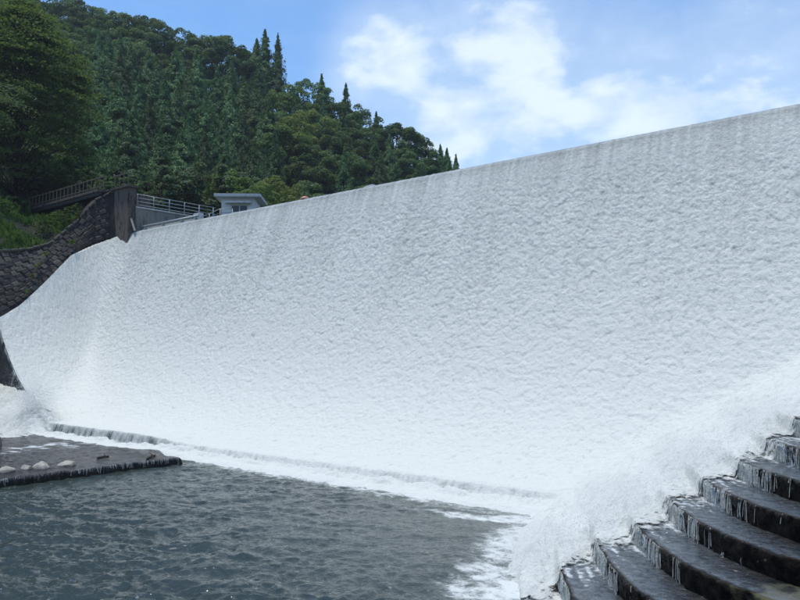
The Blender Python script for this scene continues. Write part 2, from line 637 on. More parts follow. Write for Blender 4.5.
# arc-length samples of the face from behind the crest to the toe
crest_pts = [(31.6, 12.98), (30.4, 13.10), (29.9, 13.14), (29.5, 13.145), (29.22, 13.12), (29.08, 13.05)]
prof = np.array(crest_pts + [tuple(p) for p in FACE if p[1] < 12.98])
seg = np.hypot(*np.diff(prof, axis=0).T)
acc = np.concatenate([[0], np.cumsum(seg)])
s_face = np.concatenate([np.arange(0, 1.9, .12), np.arange(1.9, acc[-1], .046), [acc[-1]]])
py_ = np.interp(s_face, acc, prof[:, 0])
pz_ = np.interp(s_face, acc, prof[:, 1])
xs = [-54.0]
while xs[-1] < 14:
    x = xs[-1]
    xs.append(x + (.05 if x < -44 else (.034 + .0007 * -x if x < -3 else .3)))
xs = np.array(xs)
SX0, SY = np.meshgrid(xs, py_, indexing='ij')
WB = np.array([(-49.55, 29.4, 13.0), (-51.6, 28.6, 12.6), (-52.25, 27.4, 12.2), (-52.06, 26.23, 11.64), (-51.31, 24.47, 9.99), (-50.55, 22.81, 8.45),
               (-49.82, 21.24, 7.14), (-49.3, 19.83, 6.31), (-48.9, 18.6, 5.7), (-48.4, 17.0, 5.0), (-47.6, 14.0, 3.6), (-46.5, 9.0, 1.6), (-45, 2.0, .2), (-43, -12, -.8)])
wbx = np.interp(SY, WB[::-1, 1], WB[::-1, 0]) - .10
SX = np.where(SX0 < wbx, wbx, SX0)                      # the sheet ends cleanly along the foot of the stone wall
SZ0 = np.broadcast_to(pz_, SX.shape).copy()
SS = np.broadcast_to(s_face - 2.2, SX.shape)           # metres below the crest
lower = SY < 29.0
cz = cove_z(SX)
SZ = np.where(lower, cove_blend(SZ0, SX), SZ0)
SZ = np.where(SY < 22, sheet_z(SX, SY), SZ)
SZ = np.where(SX < -46, np.minimum(SZ, 13.12 - .52 * np.clip(29.25 - SY, 0, 9) + .35 * np.clip(SX + 49.5, 0, 4)), SZ)
g, gb = step_flow_z(SX, SY)
near_steps = (SX > -14)
SZ = np.where(near_steps & lower, smax(SZ, np.where(near_steps, g, -1), .5), SZ)
ly, lz = lip(SX)

# surface normals for displacement
def normals(X, Y, Z):
    P = np.stack([X, Y, Z], -1)
    a = np.gradient(P, axis=0)
    b = np.gradient(P, axis=1)
    n = np.cross(a, b)
    n /= np.linalg.norm(n, axis=-1, keepdims=True) + 1e-9
    n *= np.sign(n[..., 2:3] + 1e-6)
    return n


def worley(x, y, seed=0):
    """distance to the nearest jittered cell point, and that cell's random number"""
    x0, y0 = np.floor(x), np.floor(y)
    best = np.full(np.shape(x), 9.0)
    rnd = np.zeros(np.shape(x))
    for dx in (-1, 0, 1):
        for dy in (-1, 0, 1):
            cx, cy = x0 + dx, y0 + dy
            a, b = _hash(cx, cy, seed) / 6.2832, _hash(cx, cy, seed + 77) / 6.2832
            d = np.hypot(cx + a - x, cy + b - y)
            m = d < best
            best = np.where(m, d, best)
            rnd = np.where(m, _hash(cx, cy, seed + 154) / 6.2832, rnd)
    return best, rnd


def water_relief(X, S, amp=1.0, seed=0):
    """scalloped roll waves of a thin sheet running down S"""
    X, S = X * 1.7 + .14 * S, S * 1.65
    wx = X + .10 * pn(X * 1.7, S * 1.3, seed + 1)
    big = pn(X * .45, S * .30, seed + 2)
    n0 = pn(wx * 2.1 + .6 * big, S * 1.9, seed + 3)
    sl = S + .16 * n0 + .05 * pn(X * 6, S * 5, seed + 4)
    w1, r1 = worley(wx * 1.9 + .35 * n0, sl * 2.3, seed + 15)
    w2, r2 = worley(wx * 4.3 + .3 * n0, sl * 4.8 + .4 * w1, seed + 16)
    a = pn(wx * 2.6, sl * 3.2, seed + 5)
    b = pn(wx * 5.3 + 3, sl * 5.6 + .5 * a, seed + 6)
    c = pn(X * 10.5, S * 10.0 + .8 * b, seed + 7)
    d = pn(X * 19, S * 17, seed + 8)
    sc = 1.15 - 1.5 * w1 * w1 + .35 * (r1 - .5)          # overlapping rounded scales with sharp edges
    sc2_ = 1.1 - 1.5 * w2 * w2 + .5 * (r2 - .5)
    h = .019 * sc + .021 * (r1 - .5) + .015 * sc2_ + .013 * (r2 - .5) + .013 * b + .014 * c + .009 * d + .022 * big
    return amp * h, sc, b, c


N = normals(SX, SY, SZ)
hr, sc, b5, c10 = water_relief(SX, SS)
top = sstep(SS, -.1, 3.4)
streak = pn(SX * 5.0, SS * .28, 31) + .5 * pn(SX * 12.0, SS * .5, 32)
streak_big = pn(SX * .8, SS * .07, 33)
H = (hr - .03) * (.12 + .88 * top) + .035 * streak * (1 - top) * sstep(SS, -.3, .5)
H += .15 * np.exp(-((SX + 26.7 + .3 * (SS + .1)) / .25) ** 2 - ((SS + .1) / .35) ** 2)
H *= sstep(SS, -1.2, -.1) * (.15 + .85 * sstep(SY, 19.15, 19.9))
SZ = SZ - .14 * sstep(LIP_Y + .30 - SY, 0, .22)
PX, PY, PZ = SX + N[..., 0] * H, SY + N[..., 1] * H, SZ + N[..., 2] * H
# foam cover: thin and glassy at the crest, full lower down, thinner in the creases
foam = .22 + .60 * sstep(SS, -.12, 1.1) + .26 * sstep(SS, 1, 13)
foam += .30 * (streak * (1 - top) + .5 * streak_big * (1 - .6 * top))
foam += .16 * (sc - .6) * top + .22 * b5 * top + .24 * c10 * top
foam += .10 * pn(SX * .25, SS * .2, 35) + .12 * pn(SX * 2.4, SS * .13, 36) + .08 * pn(SX * 6.0, SS * .3, 37)
foam = np.where(SS < -.1, .10 + .1 * streak, foam)
# the cove ends at a drop; the sheet is cut there and along the stone wall
keep = (SX0 > wbx - .052) & ~((SY < COVE_END) & (SX < -41.8)) & (SY > ly - .02)
keep &= ~((SY > 29.0) & (SX < -49.9))
bare = np.zeros_like(SX)
waterfall = mesh_obj('waterfall', grid_mesh('waterfall', PX, PY, PZ, keep, dict(foam=foam, bare=bare, thin=bare - 1)), M['foam'])
tag(waterfall, 'white foaming sheet of water sliding down the dam face', kind='structure')

# concrete body of the dam under the sheet
dam = empty('dam', (-20, 31, 0))
tag(dam, 'broad overflowing concrete dam hidden under its white sheet of water', 'dam')
pb = np.array([(31.6, 12.8), (30.4, 12.92), (29.6, 12.95), (29.1, 12.86)] + [(y + .12, z - .28) for y, z in FACE[20::24]] + [(19.45, -1.5), (33.5, -1.5), (33.5, 12.6)])
v, f = [], []
n = len(pb)
for x in (-49.4, 14.0):
    v += [(x + 20, y - 31, z) for y, z in pb]
f = [(i, (i + 1) % n, n + (i + 1) % n, n + i) for i in range(n)] + [tuple(range(n - 1, -1, -1)), tuple(range(n, 2 * n))]
MB().add(v, f).build('dam_wall', M['concrete'], dam)
# toe sill the sheet leaps from
MB().box((-22.0, -11.9, -1.2), (5.0, -11.62, .12)).build('toe_sill', M['concrete'], dam, .04)

# ------------------------------------------------------------------ drop at the toe, roller, white water over the steps
fx_ = np.concatenate([np.arange(-41.5, -30, .07), np.arange(-30, -12, .06), np.arange(-12, -3.6, .038), np.arange(-3.6, 8, .25)])
fy_ = np.concatenate([np.arange(10.4, 17.0, .045), np.arange(17.0, 19.9, .04)])
TX, TY = np.meshgrid(fx_, fy_, indexing='ij')
ly, lz = lip(TX)
chop = .5 * pn(TX * 2.2, TY * 2.0, 41) + .35 * pn(TX * 5, TY * 5, 42) + .2 * pn(TX * 11, TY * 11, 43)
edge_wob = .14 * pn(TX * 1.1, TX * .1, 44) + .07 * pn(TX * 4, TX * .1, 45)
dd = ly + edge_wob - TY                                 # metres beyond the lip
fall = lz + .03 - (lz + .02) * sstep(dd, .02, .30)
roll = (.16 + .10 * pn(TX * .6, TY * .0, 46)) * np.exp(-((dd - .52) / .22) ** 2) + .06 * np.exp(-((dd - 1.1) / .4) ** 2)
base_l = .20 * sstep(-TX, 26.0, 28.6)
zt = np.maximum(fall, base_l) + roll * (1 + 1.2 * chop) + .08 * chop * np.exp(-np.clip(dd, 0, 9) / .8) * (dd > 0)
zt -= .34 * sstep(dd, .9, 2.0)
hr2, sc2, b52, c102 = water_relief(TX, -TY * 1.0, 1.0, 80)
zs = sheet_z(TX, TY)
zt = np.where(dd < 0, zs + .5 * hr2 * sstep(LIP_Y + .35 - TY, 0, .3), zt)
g, gb = step_flow_z(TX, TY)
kk, bb2 = step_index(TX, TY)
g = g + 1.0 * (hr2 - .03) * sstep(gb, .3, 1.6) + .10 * chop * sstep(gb, -.3, 1.2) + .2 * (hr2 - .03)
stepzone = TX > -14
zt = np.where(stepzone, smax(zt, np.where(stepzone, g, -1), .22), zt)
zfull = smax(zs, np.where(stepzone, g, -1), .5) - .12
ws = sstep(TY, LIP_Y + .12, LIP_Y + .35)
zt = zt * (1 - ws) + zfull * ws
# splash mound where the cove stream meets the main sheet
mound = 1.15 * np.exp(-((TX + 40.2) / 1.6) ** 2 - ((TY - 18.4) / 1.0) ** 2)
zt = np.maximum(zt, np.where(TX < -36, .1 + mound * (1 + .5 * chop), -1))
keep = zt > np.where(TX < -28.6, .12, -.22)
fo = .85 + .25 * chop + .2 * b52 + .15 * c102 + .25 * sstep(gb, 0, 2)
fo -= (.42 + .4 * sstep(-TX, 26, 30)) * np.exp(-((dd - .24) / .22) ** 2) * np.clip(.30 + 1.3 * pn(TX * .7, TX * .3, 47) + 1.3 * pn(TX * 3, TY * 4, 49) + 1.0 * pn(TX * 8, TY * 8, 50), 0, 1.2) * (kk < -1.2)
fo -= .30 * np.exp(-((dd - .75) / .14) ** 2) * (.4 + 1.2 * pn(TX * 1.2, TY, 48)) * (kk < -1.2)
lefty = sstep(-TX, 28, 30.5)
fo -= lefty * .40 * np.exp(-((dd - .12) / .20) ** 2)
toe = mesh_obj('white_water', grid_mesh('white_water', TX, TY, zt, keep, dict(foam=fo, bare=np.zeros_like(fo), thin=np.where(stepzone & (kk > -1.3), 1.3 * sstep(1.6 - gb, 0, 2.6) - .25, -1) * 1.0)), M['foam'])
tag(toe, 'churning white water at the dam toe and over the stepped corner', kind='structure')

# ------------------------------------------------------------------ pool
qx = np.concatenate([np.array([-90, -70, -55]), np.arange(-45, -27, .35), np.arange(-27, -3.5, .055), np.arange(-3.5, 14, .5)])
qy = np.concatenate([np.array([-120, -80, -50, -30]), np.arange(-20, 4.5, .6), np.arange(4.5, 19.6, .05)])
QX, QY = np.meshgrid(qx, qy, indexing='ij')
wxx = QX + .35 * pn(QX * .7, QY * .7, 51)
wyy = QY + .35 * pn(QX * .7, QY * .7, 52)
rot = lambda a: (wxx * math.cos(a) + wyy * math.sin(a), -wxx * math.sin(a) + wyy * math.cos(a))
h = 0
for a, l1, l2, am, sd in ((.5, .55, 1.0, .075, 1), (-.25, .95, 1.7, .065, 2), (1.1, 1.7, 2.6, .042, 3), (.2, 3.0, 4.6, .032, 4), (-.8, 5.5, 6.5, .017, 5)):
    ax, ay = rot(a)
    nz = pn(ax * l1, ay * l2, 53 + sd)
    h = h + 1.3 * am * (.42 - np.abs(nz) * 1.6) * .9 + am * .35 * pn(ax * l1 * .8, ay * l2 * .8, 63 + sd)
gust = .65 + .5 * pn(QX * .14, QY * .16, 70) + .28 * sstep(-(QX + .4 * QY), 2, 14)
h = h * np.clip(gust, .25, 1.4)
h = h * (1 - .35 * sstep(QY - .15 * QX, 10, 15)) * (1 - .6 * sstep(QY, 16.5, 19))
gq, gbq = step_flow_z(QX, QY)
kq, bq = step_index(QX, QY)
pf = 1.0 * sstep(QY, 16.7, 18.6) * sstep(QX, -27, -22) + .15
pf = pf - .5 * sstep(-QX, 25.6, 27)
nearst = sstep(kq, -4.6, -1.2) * sstep(bq, 8.8, 12.2)
pf = np.maximum(pf, nearst * .86)
h = h * (1 - .7 * np.clip(nearst, 0, 1))
pf = np.maximum(pf, .85 * np.exp(-((QY - 16.6 - .12 * (QX + 12)) / .45) ** 2) * sstep(QX, -15, -11) * (QX > -15))
pf += (.45 * pn(QX * .9, QY * 1.6, 71) + .35 * pn(QX * 2.6 + QY, QY * 4.5, 72)) * sstep(pf, .1, .3)
pool = mesh_obj('pool_water', grid_mesh('pool_water', QX, QY, h - .06, None, dict(foam=pf)), M['pool'])
tag(pool, 'dark rippled pool of water below the dam', kind='structure')

rs = MB().add([(-400, 30.6, 12.99), (60, 30.6, 12.99), (60, 400, 12.99), (-400, 400, 12.99)], [(0, 1, 2, 3)]).build('reservoir_water', M['still'])
tag(rs, 'still water of the reservoir behind the dam', kind='structure')

# ------------------------------------------------------------------ stepped corner
stairs = empty('stone_steps', (-3.0, 13.0, 0))
tag(stairs, 'flight of curved dark wet stone steps with water trickling down', 'steps')
eb = np.concatenate([np.linspace(_bb[0] + .2, 6.5, 14)[:-1], np.linspace(6.5, 15.0, 420), np.linspace(15.0, _bb[-1] - .5, 20)[1:]])
ea = np.interp(eb, _bb, _aa)
for k in range(0, 12):
    zt_ = STEP_RISE * (k + 1)
    zb_ = STEP_RISE * k - .06
    ek = eb
    wob = .035 * pn(eb * 2.3, eb * 0 + k * 7.7, 91) + .032 * pn(eb * 8, eb * 0 + k * 3.3, 92)
    rows, fr, dr, fi = [], [], [], []
    A = ea + (k - 3) * SHL + wob
    B = eb
    def row(da, z, zn=0.0, seed=0, foamv=None, film_sheenv=0.0):
        a_ = A + da
        zz = z + zn * pn(B * 3.0, B * 0 + k + seed, 93)
        rows.append(np.stack([a_ * E1[0] + B * E2[0], a_ * E1[1] + B * E2[1], zz], -1))
        if foamv is None:
            foamv = np.zeros_like(B)
        fr.append(foamv)
        dr.append(1.0 * sstep(-(B + .35 * k), -10.4, -8.6) + 0 * B)
        fi.append(film_sheenv + 0 * B)
    bnd = 12.4
    wetf = sstep(B, bnd - 2.6, bnd - .1)
    for q in range(7):
        tq = q / 6
        da = .05 * (1 - tq) + .05 * pn(B * 4, B * 0 + k * 2 + q * 1.1, 94) + .03 * pn(B * 13, B * 0 + q * 2.3 + k, 95)
        sk = pn(B * 17, B * 0 + k * 3.1 + .25 * q, 193) + .6 * pn(B * 37, B * 0 + k * 5.3 + .2 * q, 194) + .5 * pn(B * 4.5, B * 0 + k * 2.2, 195)
        row(da, zb_ + (zt_ - zb_ - .035) * tq, 0, 0, .55 * wetf + .5 * sstep(B, 11.0, 12.3) + (.25 + .6 * wetf) * sk - .10 + .25 * wetf * (tq < .25))
    row(.012, zt_ - .012, .022, 1, .4 * wetf)
    row(.045, zt_, .022, 1, .25 * wetf + .25 * (pn(B * 2.5, B * 0 + k, 96) > .1))
    for q in range(1, 15):
        tq = q / 14
        back = sstep(tq, .45, .95)
        st = .55 * pn(B * .9 + k * 5, B * 0 + tq * 7, 97) + .45 * pn(B * 2.6, tq * 16 + k + B * 0, 98) + .5 * pn(B * 9, tq * 23 + k + B * 0, 198)
        lowb = sstep(B, 7.5, 9.0)
        fv = wetf * (.10 + .55 * back * wetf) + .35 * sstep(B, 11.2, 12.4) + st * (.60 + .35 * sstep(B, 8.0, 12.0)) + .06
        row(.045 + tq * (SHL + .22), zt_ - .004 * q / 14, .012, 2 + q * .37, fv, np.clip(sstep(B, 8.6, 11.8) * 1.05 + .75 * sstep(B, 5, 8) * np.exp(-(tq / .30) ** 2) * (1 + st) + .25 * (1 - back), 0, 1.2))  # water film, plus a painted sky-reflection band along the outer tread edge
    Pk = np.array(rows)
    me = grid_mesh('step', Pk[..., 0] + 3.0, Pk[..., 1] - 13.0, Pk[..., 2], None, dict(foam=np.array(fr), dry=np.array(dr), film_sheen=np.array(fi)))
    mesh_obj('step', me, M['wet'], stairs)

# water strands falling over the risers
def strands(name, specs, mat, label):
    vs, fs, at = [], [], []
    for (p, out, drop, w, bulge) in specs:
        p = Vector(p)
        o3 = Vector((out[0], out[1], 0)).normalized()
        side = Vector((-o3.y, o3.x, 0))
        b0 = len(vs)
        lean = random.uniform(-.05, .05)
        for i in range(5):
            t = i / 4
            ww = w * (.55 + .6 * t) * random.uniform(.7, 1.25)
            c = p + o3 * (bulge * math.sqrt(t) - .01) + Vector((0, 0, .004 - drop * t * (.25 + .75 * t))) + side * (lean * t)
            vs += [c - side * ww, c + o3 * ww * .55, c + side * ww]
            at += [random.uniform(.4, 1.0)] * 3
        for i in range(4):
            for j in (0, 1):
                fs.append((b0 + i * 3 + j, b0 + i * 3 + j + 1, b0 + i * 3 + 4 + j, b0 + i * 3 + 3 + j))
    me = np_mesh(name, np.array(vs), np.array(fs), True, dict(foam=np.array(at), bare=np.zeros(len(at)), thin=np.full(len(at), -1.0)))
    o = mesh_obj(name, me, mat)
    tag(o, label, kind='stuff')
    return o


specs = []
for k in range(0, 9):
    for _ in range(900):
        b = 13.0 - abs(random.gauss(0, 1)) * 1.2
        if random.random() < .03:
            b = random.uniform(8.5, 12.5)
        a = float(np.interp(b, _bb, _aa)) + (k - 3) * SHL + .035 * float(pn(b * 2.3, k * 7.7, 91))
        if .55 + 1.1 * pn(b * 2.6, k * 4.4, 99) + 1.0 * pn(b * 9, k * 2.2, 199) - .24 * (12.5 - b) < random.random():
            continue
        x, y = a * E1[0] + b * E2[0], a * E1[1] + b * E2[1]
        dens_ = max(.2, min(1, (b - 8.5) / 3.5))
        full = random.random() < .35 + .65 * dens_
        specs.append(((x, y, STEP_RISE * (k + 1)), (-E1[0], -E1[1]), STEP_RISE * (random.uniform(.75, 1.03) if full else random.uniform(.15, .9)),
                      random.uniform(.002, .007) * (.6 + .5 * dens_), random.uniform(.01, .035)))
strands('falling_water', specs, M['foam'], 'thin white strands of water falling over the dark step edges')

# ------------------------------------------------------------------ low apron on the far side of the pool, with its ledges
apron = empty('stone_apron', (-26, 13.5, 0))
tag(apron, 'low flat wet stone apron at the foot of the white fan', 'apron')
ax = np.concatenate([[-25.42, -25.41, -25.40, -25.40, -25.41, -25.44], np.arange(-25.5, -34, -.12), np.arange(-34, -52, -.5)])
ay = np.concatenate([np.arange(5.0, 9.5, .12), np.arange(9.5, 18.3, .045)])
AX, AY = np.meshgrid(ax, ay, indexing='ij')
edgew = .22 * pn(AY * .5, AY * 0, 101) + .12 * pn(AY * 1.7, AY * 0, 102) + .06 * pn(AY * 5, AY * 0, 103)
AZ = np.broadcast_to(np.concatenate([[-.5, -.05, .02, .09, .16, .20], np.full(len(ax) - 6, .22)])[:, None], AX.shape) + .035 * fbm(AX * 1.3, AY * 1.1, 104) + .02 * pn(AX * 5, AY * 4, 105)
AZ = AZ - .5 * sstep(AY + .25 * pn(AX * 1.2, AX * .1, 110) - .45 * np.clip(-26.5 - AX, 0, 2.4), 17.0, 17.35)
fa = .55 * fbm(AX * .5, AY * 1.6, 106) + .35 * pn(AX * 2, AY * 3.3, 107) - .12
fa = fa + (.55 + .5 * pn(AX * 1.5, AY * .8, 115)) * sstep(-AX + .8 * pn(AY * .7, AX * .5, 116), 30.0, 32.2) * (AX > -34) + .8 * sstep(AY, 17.0, 18.0)
fa = np.where(AX > -25.46, .5 * pn(AY * 1.3, AY * 0, 108) + .55 * pn(AY * 8, AZ * 1.5, 109) + .10, fa)
mesh_obj('slab', grid_mesh('slab', AX + edgew * (AX > -28) + 26, AY - 13.5, AZ, None, dict(foam=fa, dry=np.zeros_like(fa), film_sheen=.16 + np.zeros_like(fa))), M['wet'], apron)
for i, (x0, zl) in enumerate(((-32.6, .62), (-33.7, .95), (-34.7, 1.25))):
    lx = np.array([x0 + .03, x0, x0 - .04, x0 - .4, x0 - .8, x0 - 1.5, x0 - 12])
    lyy = np.arange(6.0, 14.1 - .35 * i, .1)
    LX, LY = np.meshgrid(lx, lyy, indexing='ij')
    ew = .10 * pn(LY * .9, LY * 0 + i, 111) + .05 * pn(LY * 4, LY * 0 + i, 112) - .6 * np.clip(LY - 12.2, 0, 9) ** 1.6
    LZ = np.broadcast_to(np.array([.2, zl - .05, zl, zl, zl, zl, zl])[:, None], LX.shape) + .02 * pn(LX * 3, LY * 3, 113)
    fl = np.broadcast_to(np.array([.1, .15, .3, .15, .4, .7, .5])[:, None], LX.shape) + .5 * pn(LX * 2, LY * 2.5, 114)
    mesh_obj('ledge', grid_mesh('ledge', LX + ew + 26, LY - 13.5, LZ, None, dict(foam=fl, dry=np.zeros_like(fl), film_sheen=.16 + np.zeros_like(fl))), M['wet'], apron)
specs = []
for _ in range(500):
    y = random.uniform(9.0, 16.9)
    if .3 + .9 * pn(y * 1.1, 2.2, 120) + .9 * pn(y * 4.1, 1.2, 121) < random.random():
        continue
    e = .22 * pn(y * .5, 0, 101) + .12 * pn(y * 1.7, 0, 102) + .06 * pn(y * 5, 0, 103)
    specs.append(((-25.42 + float(e), y, .23), (1, 0), random.uniform(.08, .25), random.uniform(.003, .010), random.uniform(.01, .04)))
for i, (x0, zl) in enumerate(((-32.6, .62), (-33.7, .95), (-34.7, 1.25))):
    for _ in range(200):
        y = random.uniform(9, 14.0 - .35 * i)
        if pn(y * 1.5, i * 3.3, 122) < -.05:
            continue
        e = .10 * float(pn(y * .9, i, 111)) + .05 * float(pn(y * 4, i, 112)) - .6 * max(y - 12.2, 0) ** 1.6
        specs.append(((x0 + e, y, zl), (1, 0), random.uniform(.2, .33), random.uniform(.008, .02), .05))
strands('trickling_water', specs, M['foam'], 'thin white trickles along the edge of the low stone apron')

# fan of white water below the cove drop, and the dark end wall of the cove
nx_ = np.arange(-50, -37.6, .07)
ny_ = np.arange(13.6, 19.75, .06)
NX, NY = np.meshgrid(nx_, ny_, indexing='ij')
ramp = sstep(-NX, 38.8, 46.5)
q_ = np.clip((NY - 14.6) / 5.0, 0, 1.02)
zf = .19 + 1.85 * q_ ** 1.5 * ramp * (1 + .10 * np.clip(-NX - 46, 0, 4)) - .16 * sstep(14.9 - NY, -.5, .5)
hr3, s3, b3, c3 = water_relief(NX, -NY, 1.0, 130)
zf = zf + 1.2 * hr3 + .10 * pn(NX * .9 - NY * .4, NY * .3, 137) * ramp
mound = 1.25 * np.exp(-((NX + 40.8) / 1.6) ** 2 - ((NY - 18.3) / 1.1) ** 2)
zf = np.maximum(zf, .15 + mound * (1 + .25 * pn(NX * 4, NY * 4, 138)))
ffan = .78 + .25 * b3 + .2 * c3 + .25 * pn(NX * 1.2 + NY * .5, NY * .4, 139)
fan = mesh_obj('white_water_fan', grid_mesh('white_water_fan', NX, NY, zf, zf > .14, dict(foam=ffan, bare=np.zeros_like(ffan), thin=np.zeros_like(ffan) - 1)), M['foam'])
tag(fan, 'white water fanning out below the dark end of the curved cove', kind='structure')
ex = np.arange(-49.6, -40.5, .08)
et = np.linspace(0, 1, 28)
EX, ET = np.meshgrid(ex, et, indexing='ij')
ztop = smax(cove_z(EX), face_z(np.full_like(EX, COVE_END)), 1.2) + .02
ztop = np.minimum(ztop, 6.6)
EZ = .1 + (ztop - .1) * ET
ey = COVE_END + .10 - .35 * (1 - ET) ** .8 + .10 * fbm(EX * 1.6, EZ * 1.6, 141) * (1 - ET ** 6) - .06 * np.sin(ET * np.pi)
bw = .95 * sstep(1 - ET, .0, .14) - .05 + .7 * pn(EX * 2.6, EZ * .5, 142) + .5 * pn(EX * 7, EZ * .9, 144)
bw -= .9 * sstep(EX, -44.6, -42.4)
endw = mesh_obj('cove_end_wall', grid_mesh('cove_end_wall', EX + 20, ey - 31, EZ, None, dict(foam=.75 + .3 * pn(EX * 5, EZ * 1.2, 143), bare=bw, thin=bw * 0 - 1)), M['foam'], dam)
endw['label'] = 'dark wet end of the curved cove'

# spray thrown up where streams meet: uncountable droplets
def spray(name, centers, label, size=(.010, .028)):
    tet = np.array([(0, 0, 1), (.94, 0, -.33), (-.47, .82, -.33), (-.47, -.82, -.33)])
    tf = np.array([(0, 1, 2), (0, 2, 3), (0, 3, 1), (1, 3, 2)])
    P = []
    for (c, sg, n_) in centers:
        P.append(rng.normal(0, 1, (n_, 3)) * np.array(sg) + np.array(c))
    P = np.concatenate(P)
    P = P[P[:, 2] > .05]
    s = rng.uniform(size[0], size[1], (len(P), 1, 1)) * rng.uniform(.5, 1.1, (len(P), 1, 1))
    V = P[:, None, :] + tet[None] * s
    F = (np.arange(len(P)) * 4)[:, None, None] + tf[None]
    me = np_mesh(name, V.reshape(-1, 3), F.reshape(-1, 3), True)
    o = mesh_obj(name, me, M['spray'])
    tag(o, label, kind='stuff')


spray('spray', [((-40.3, 18.3, 1.2), (.75, .5, .55), 7000), ((-40.0, 17.9, .6), (1.5, .7, .3), 5000), ((-41.5, 18.9, 1.6), (.9, .4, .6), 4000), ((-43.5, 19.3, 2.4), (1.0, .3, .7), 2500), ((-40.6, 18.0, 1.9), (.5, .4, .5), 2500)],
      'burst of white spray where the cove stream hits the main sheet', (.006, .022))
cs = []
for k in np.arange(-1, 7, .5):
    b = 13.3
    a = float(np.interp(b, _bb, _aa)) + (k - 3) * SHL
    cs.append(((a * E1[0] + b * E2[0], a * E1[1] + b * E2[1], STEP_RISE * (k + 1) + .16), (.5, .5, .16), 450))
for x in np.arange(-20, -8, .8):
    cs.append(((x, 18.9, .25), (.4, .25, .12), 160))
spray('spray', cs, 'fine white spray drifting above the stepped corner', (.005, .013))

# ------------------------------------------------------------------ curved stone wall on the far bank
WT = np.array([(-51.9, 29.1, 16.35), (-52.3, 28.7, 16.25), (-53.0, 27.9, 15.7), (-53.2, 26.4, 13.75), (-52.9, 24.4, 11.95), (-52.6, 22.9, 11.4), (-52.2, 21.4, 11.05),
               (-51.9, 19.9, 10.85), (-51.6, 18.6, 10.6), (-51.2, 17.0, 10.2), (-50.6, 14.0, 9.3), (-49.6, 9.0, 7.6), (-48.0, 2.0, 5.0), (-46.0, -12, 2.0)])
_d = np.concatenate([[0], np.cumsum(np.linalg.norm(np.diff((WB + WT) / 2, axis=0), axis=1))])


def wall_pt(u, t, off=0.0):
    B = np.array([np.interp(u, _d, WB[:, i]) for i in range(3)])
    T = np.array([np.interp(u, _d, WT[:, i]) for i in range(3)])
    B = B + np.array([-.05, 0, -.45])
    return B + (T - B) * t


def wall_frame(u, t):
    p = wall_pt(u, t)
    du = wall_pt(u + .15, t) - wall_pt(u - .15, t)
    dt = wall_pt(u, t + .05) - wall_pt(u, t - .05)
    a = Vector(du).normalized()
    c = Vector(dt).normalized()
    n_ = a.cross(c)
    if n_.x < 0:
        n_ = -n_
    n_.normalize()
    c = n_.cross(a)
    if c.z < 0:
        a, c = -a, -c
    return Vector(p), a, c, n_


swall = empty('stone_wall', (-50, 20, 6))
tag(swall, 'dark curved stone retaining wall beside the falling water', 'wall')
us = np.linspace(0, _d[-1], 90)
vs_ = np.linspace(0, 1, 9)
G = np.array([[wall_pt(u, t) for t in vs_] for u in us])
G = G + (rng.random(G.shape) - .5) * .05
# thickness: a back row 0.9 m behind the face
back = G[:, ::-1].copy()
back[..., 0] -= .9
G2 = np.concatenate([G, back, G[:, :1]], axis=1)
mesh_obj('backing', grid_mesh('backing', G2[..., 0] + 50, G2[..., 1] - 20, G2[..., 2] - 6, smooth=False), M['mortar'], swall)


def stone_mesh(name, seed, sx=.5, sy=.2, sz=.38):
    r = random.Random(seed)
    bm = bmesh.new()
    bmesh.ops.create_cube(bm, size=1.0)
    for v in bm.verts:
        v.co = Vector((v.co.x * sx * r.uniform(.82, 1.0), v.co.y * sy, v.co.z * sz * r.uniform(.82, 1.0)))
        if v.co.y < 0:
            v.co.x *= .88
            v.co.z *= .86
            v.co.y -= r.uniform(0, .05)
    bmesh.ops.bevel(bm, geom=bm.edges[:], offset=.045, segments=1, affect='EDGES', clamp_overlap=True)
    me = bpy.data.meshes.new(name)
    bm.to_mesh(me)
    bm.free()
    return me


dark_st = [stone_mesh('stone', i) for i in range(7)]
pale_st = [stone_mesh('stone', 30 + i) for i in range(4)]
for m_ in dark_st:
    m_.materials.append(M['stone'])
for m_ in pale_st:
    m_.materials.append(M['stone_pale'])
count = 0
u_lo, u_hi = 1.6, float(np.interp(16.6, WB[::-1, 1], _d[::-1]))
for r_ in range(11):
    u = u_lo + (.28 if r_ % 2 else 0)
    while u < u_hi:
        hgt = np.linalg.norm(wall_pt(u, 1) - wall_pt(u, 0))
        t = (r_ + .5) * .40 / hgt + .17
        wdt = random.uniform(.44, .66)
        if t < .96 and count < 298:
            p, a, c, n_ = wall_frame(u + wdt / 2, t)
            p = p + n_ * random.uniform(-.10, -.05) + c * random.uniform(-.03, .03)
            pale = (t > .62 and u > u_lo + 6.0 and random.random() < .65) or random.random() < .04
            o = mesh_obj('stone', random.choice(pale_st if pale else dark_st), None, swall)
            rot_ = Matrix((a, -n_, c)).transposed().to_4x4()
            o.matrix_local = Matrix.Translation(p - Vector((-50, 20, 6))) @ rot_ @ Matrix.Rotation(random.uniform(-.06, .06), 4, 'Y') @ Matrix.Diagonal((wdt / .5 * 1.06, 1.0, 1.16, 1))
            count += 1
        u += wdt
cope = [stone_mesh('coping_stone', 60 + i, .62, .5, .2) for i in range(3)]
for m_ in cope:
    m_.materials.append(M['stone_pale'])
u = 1.2
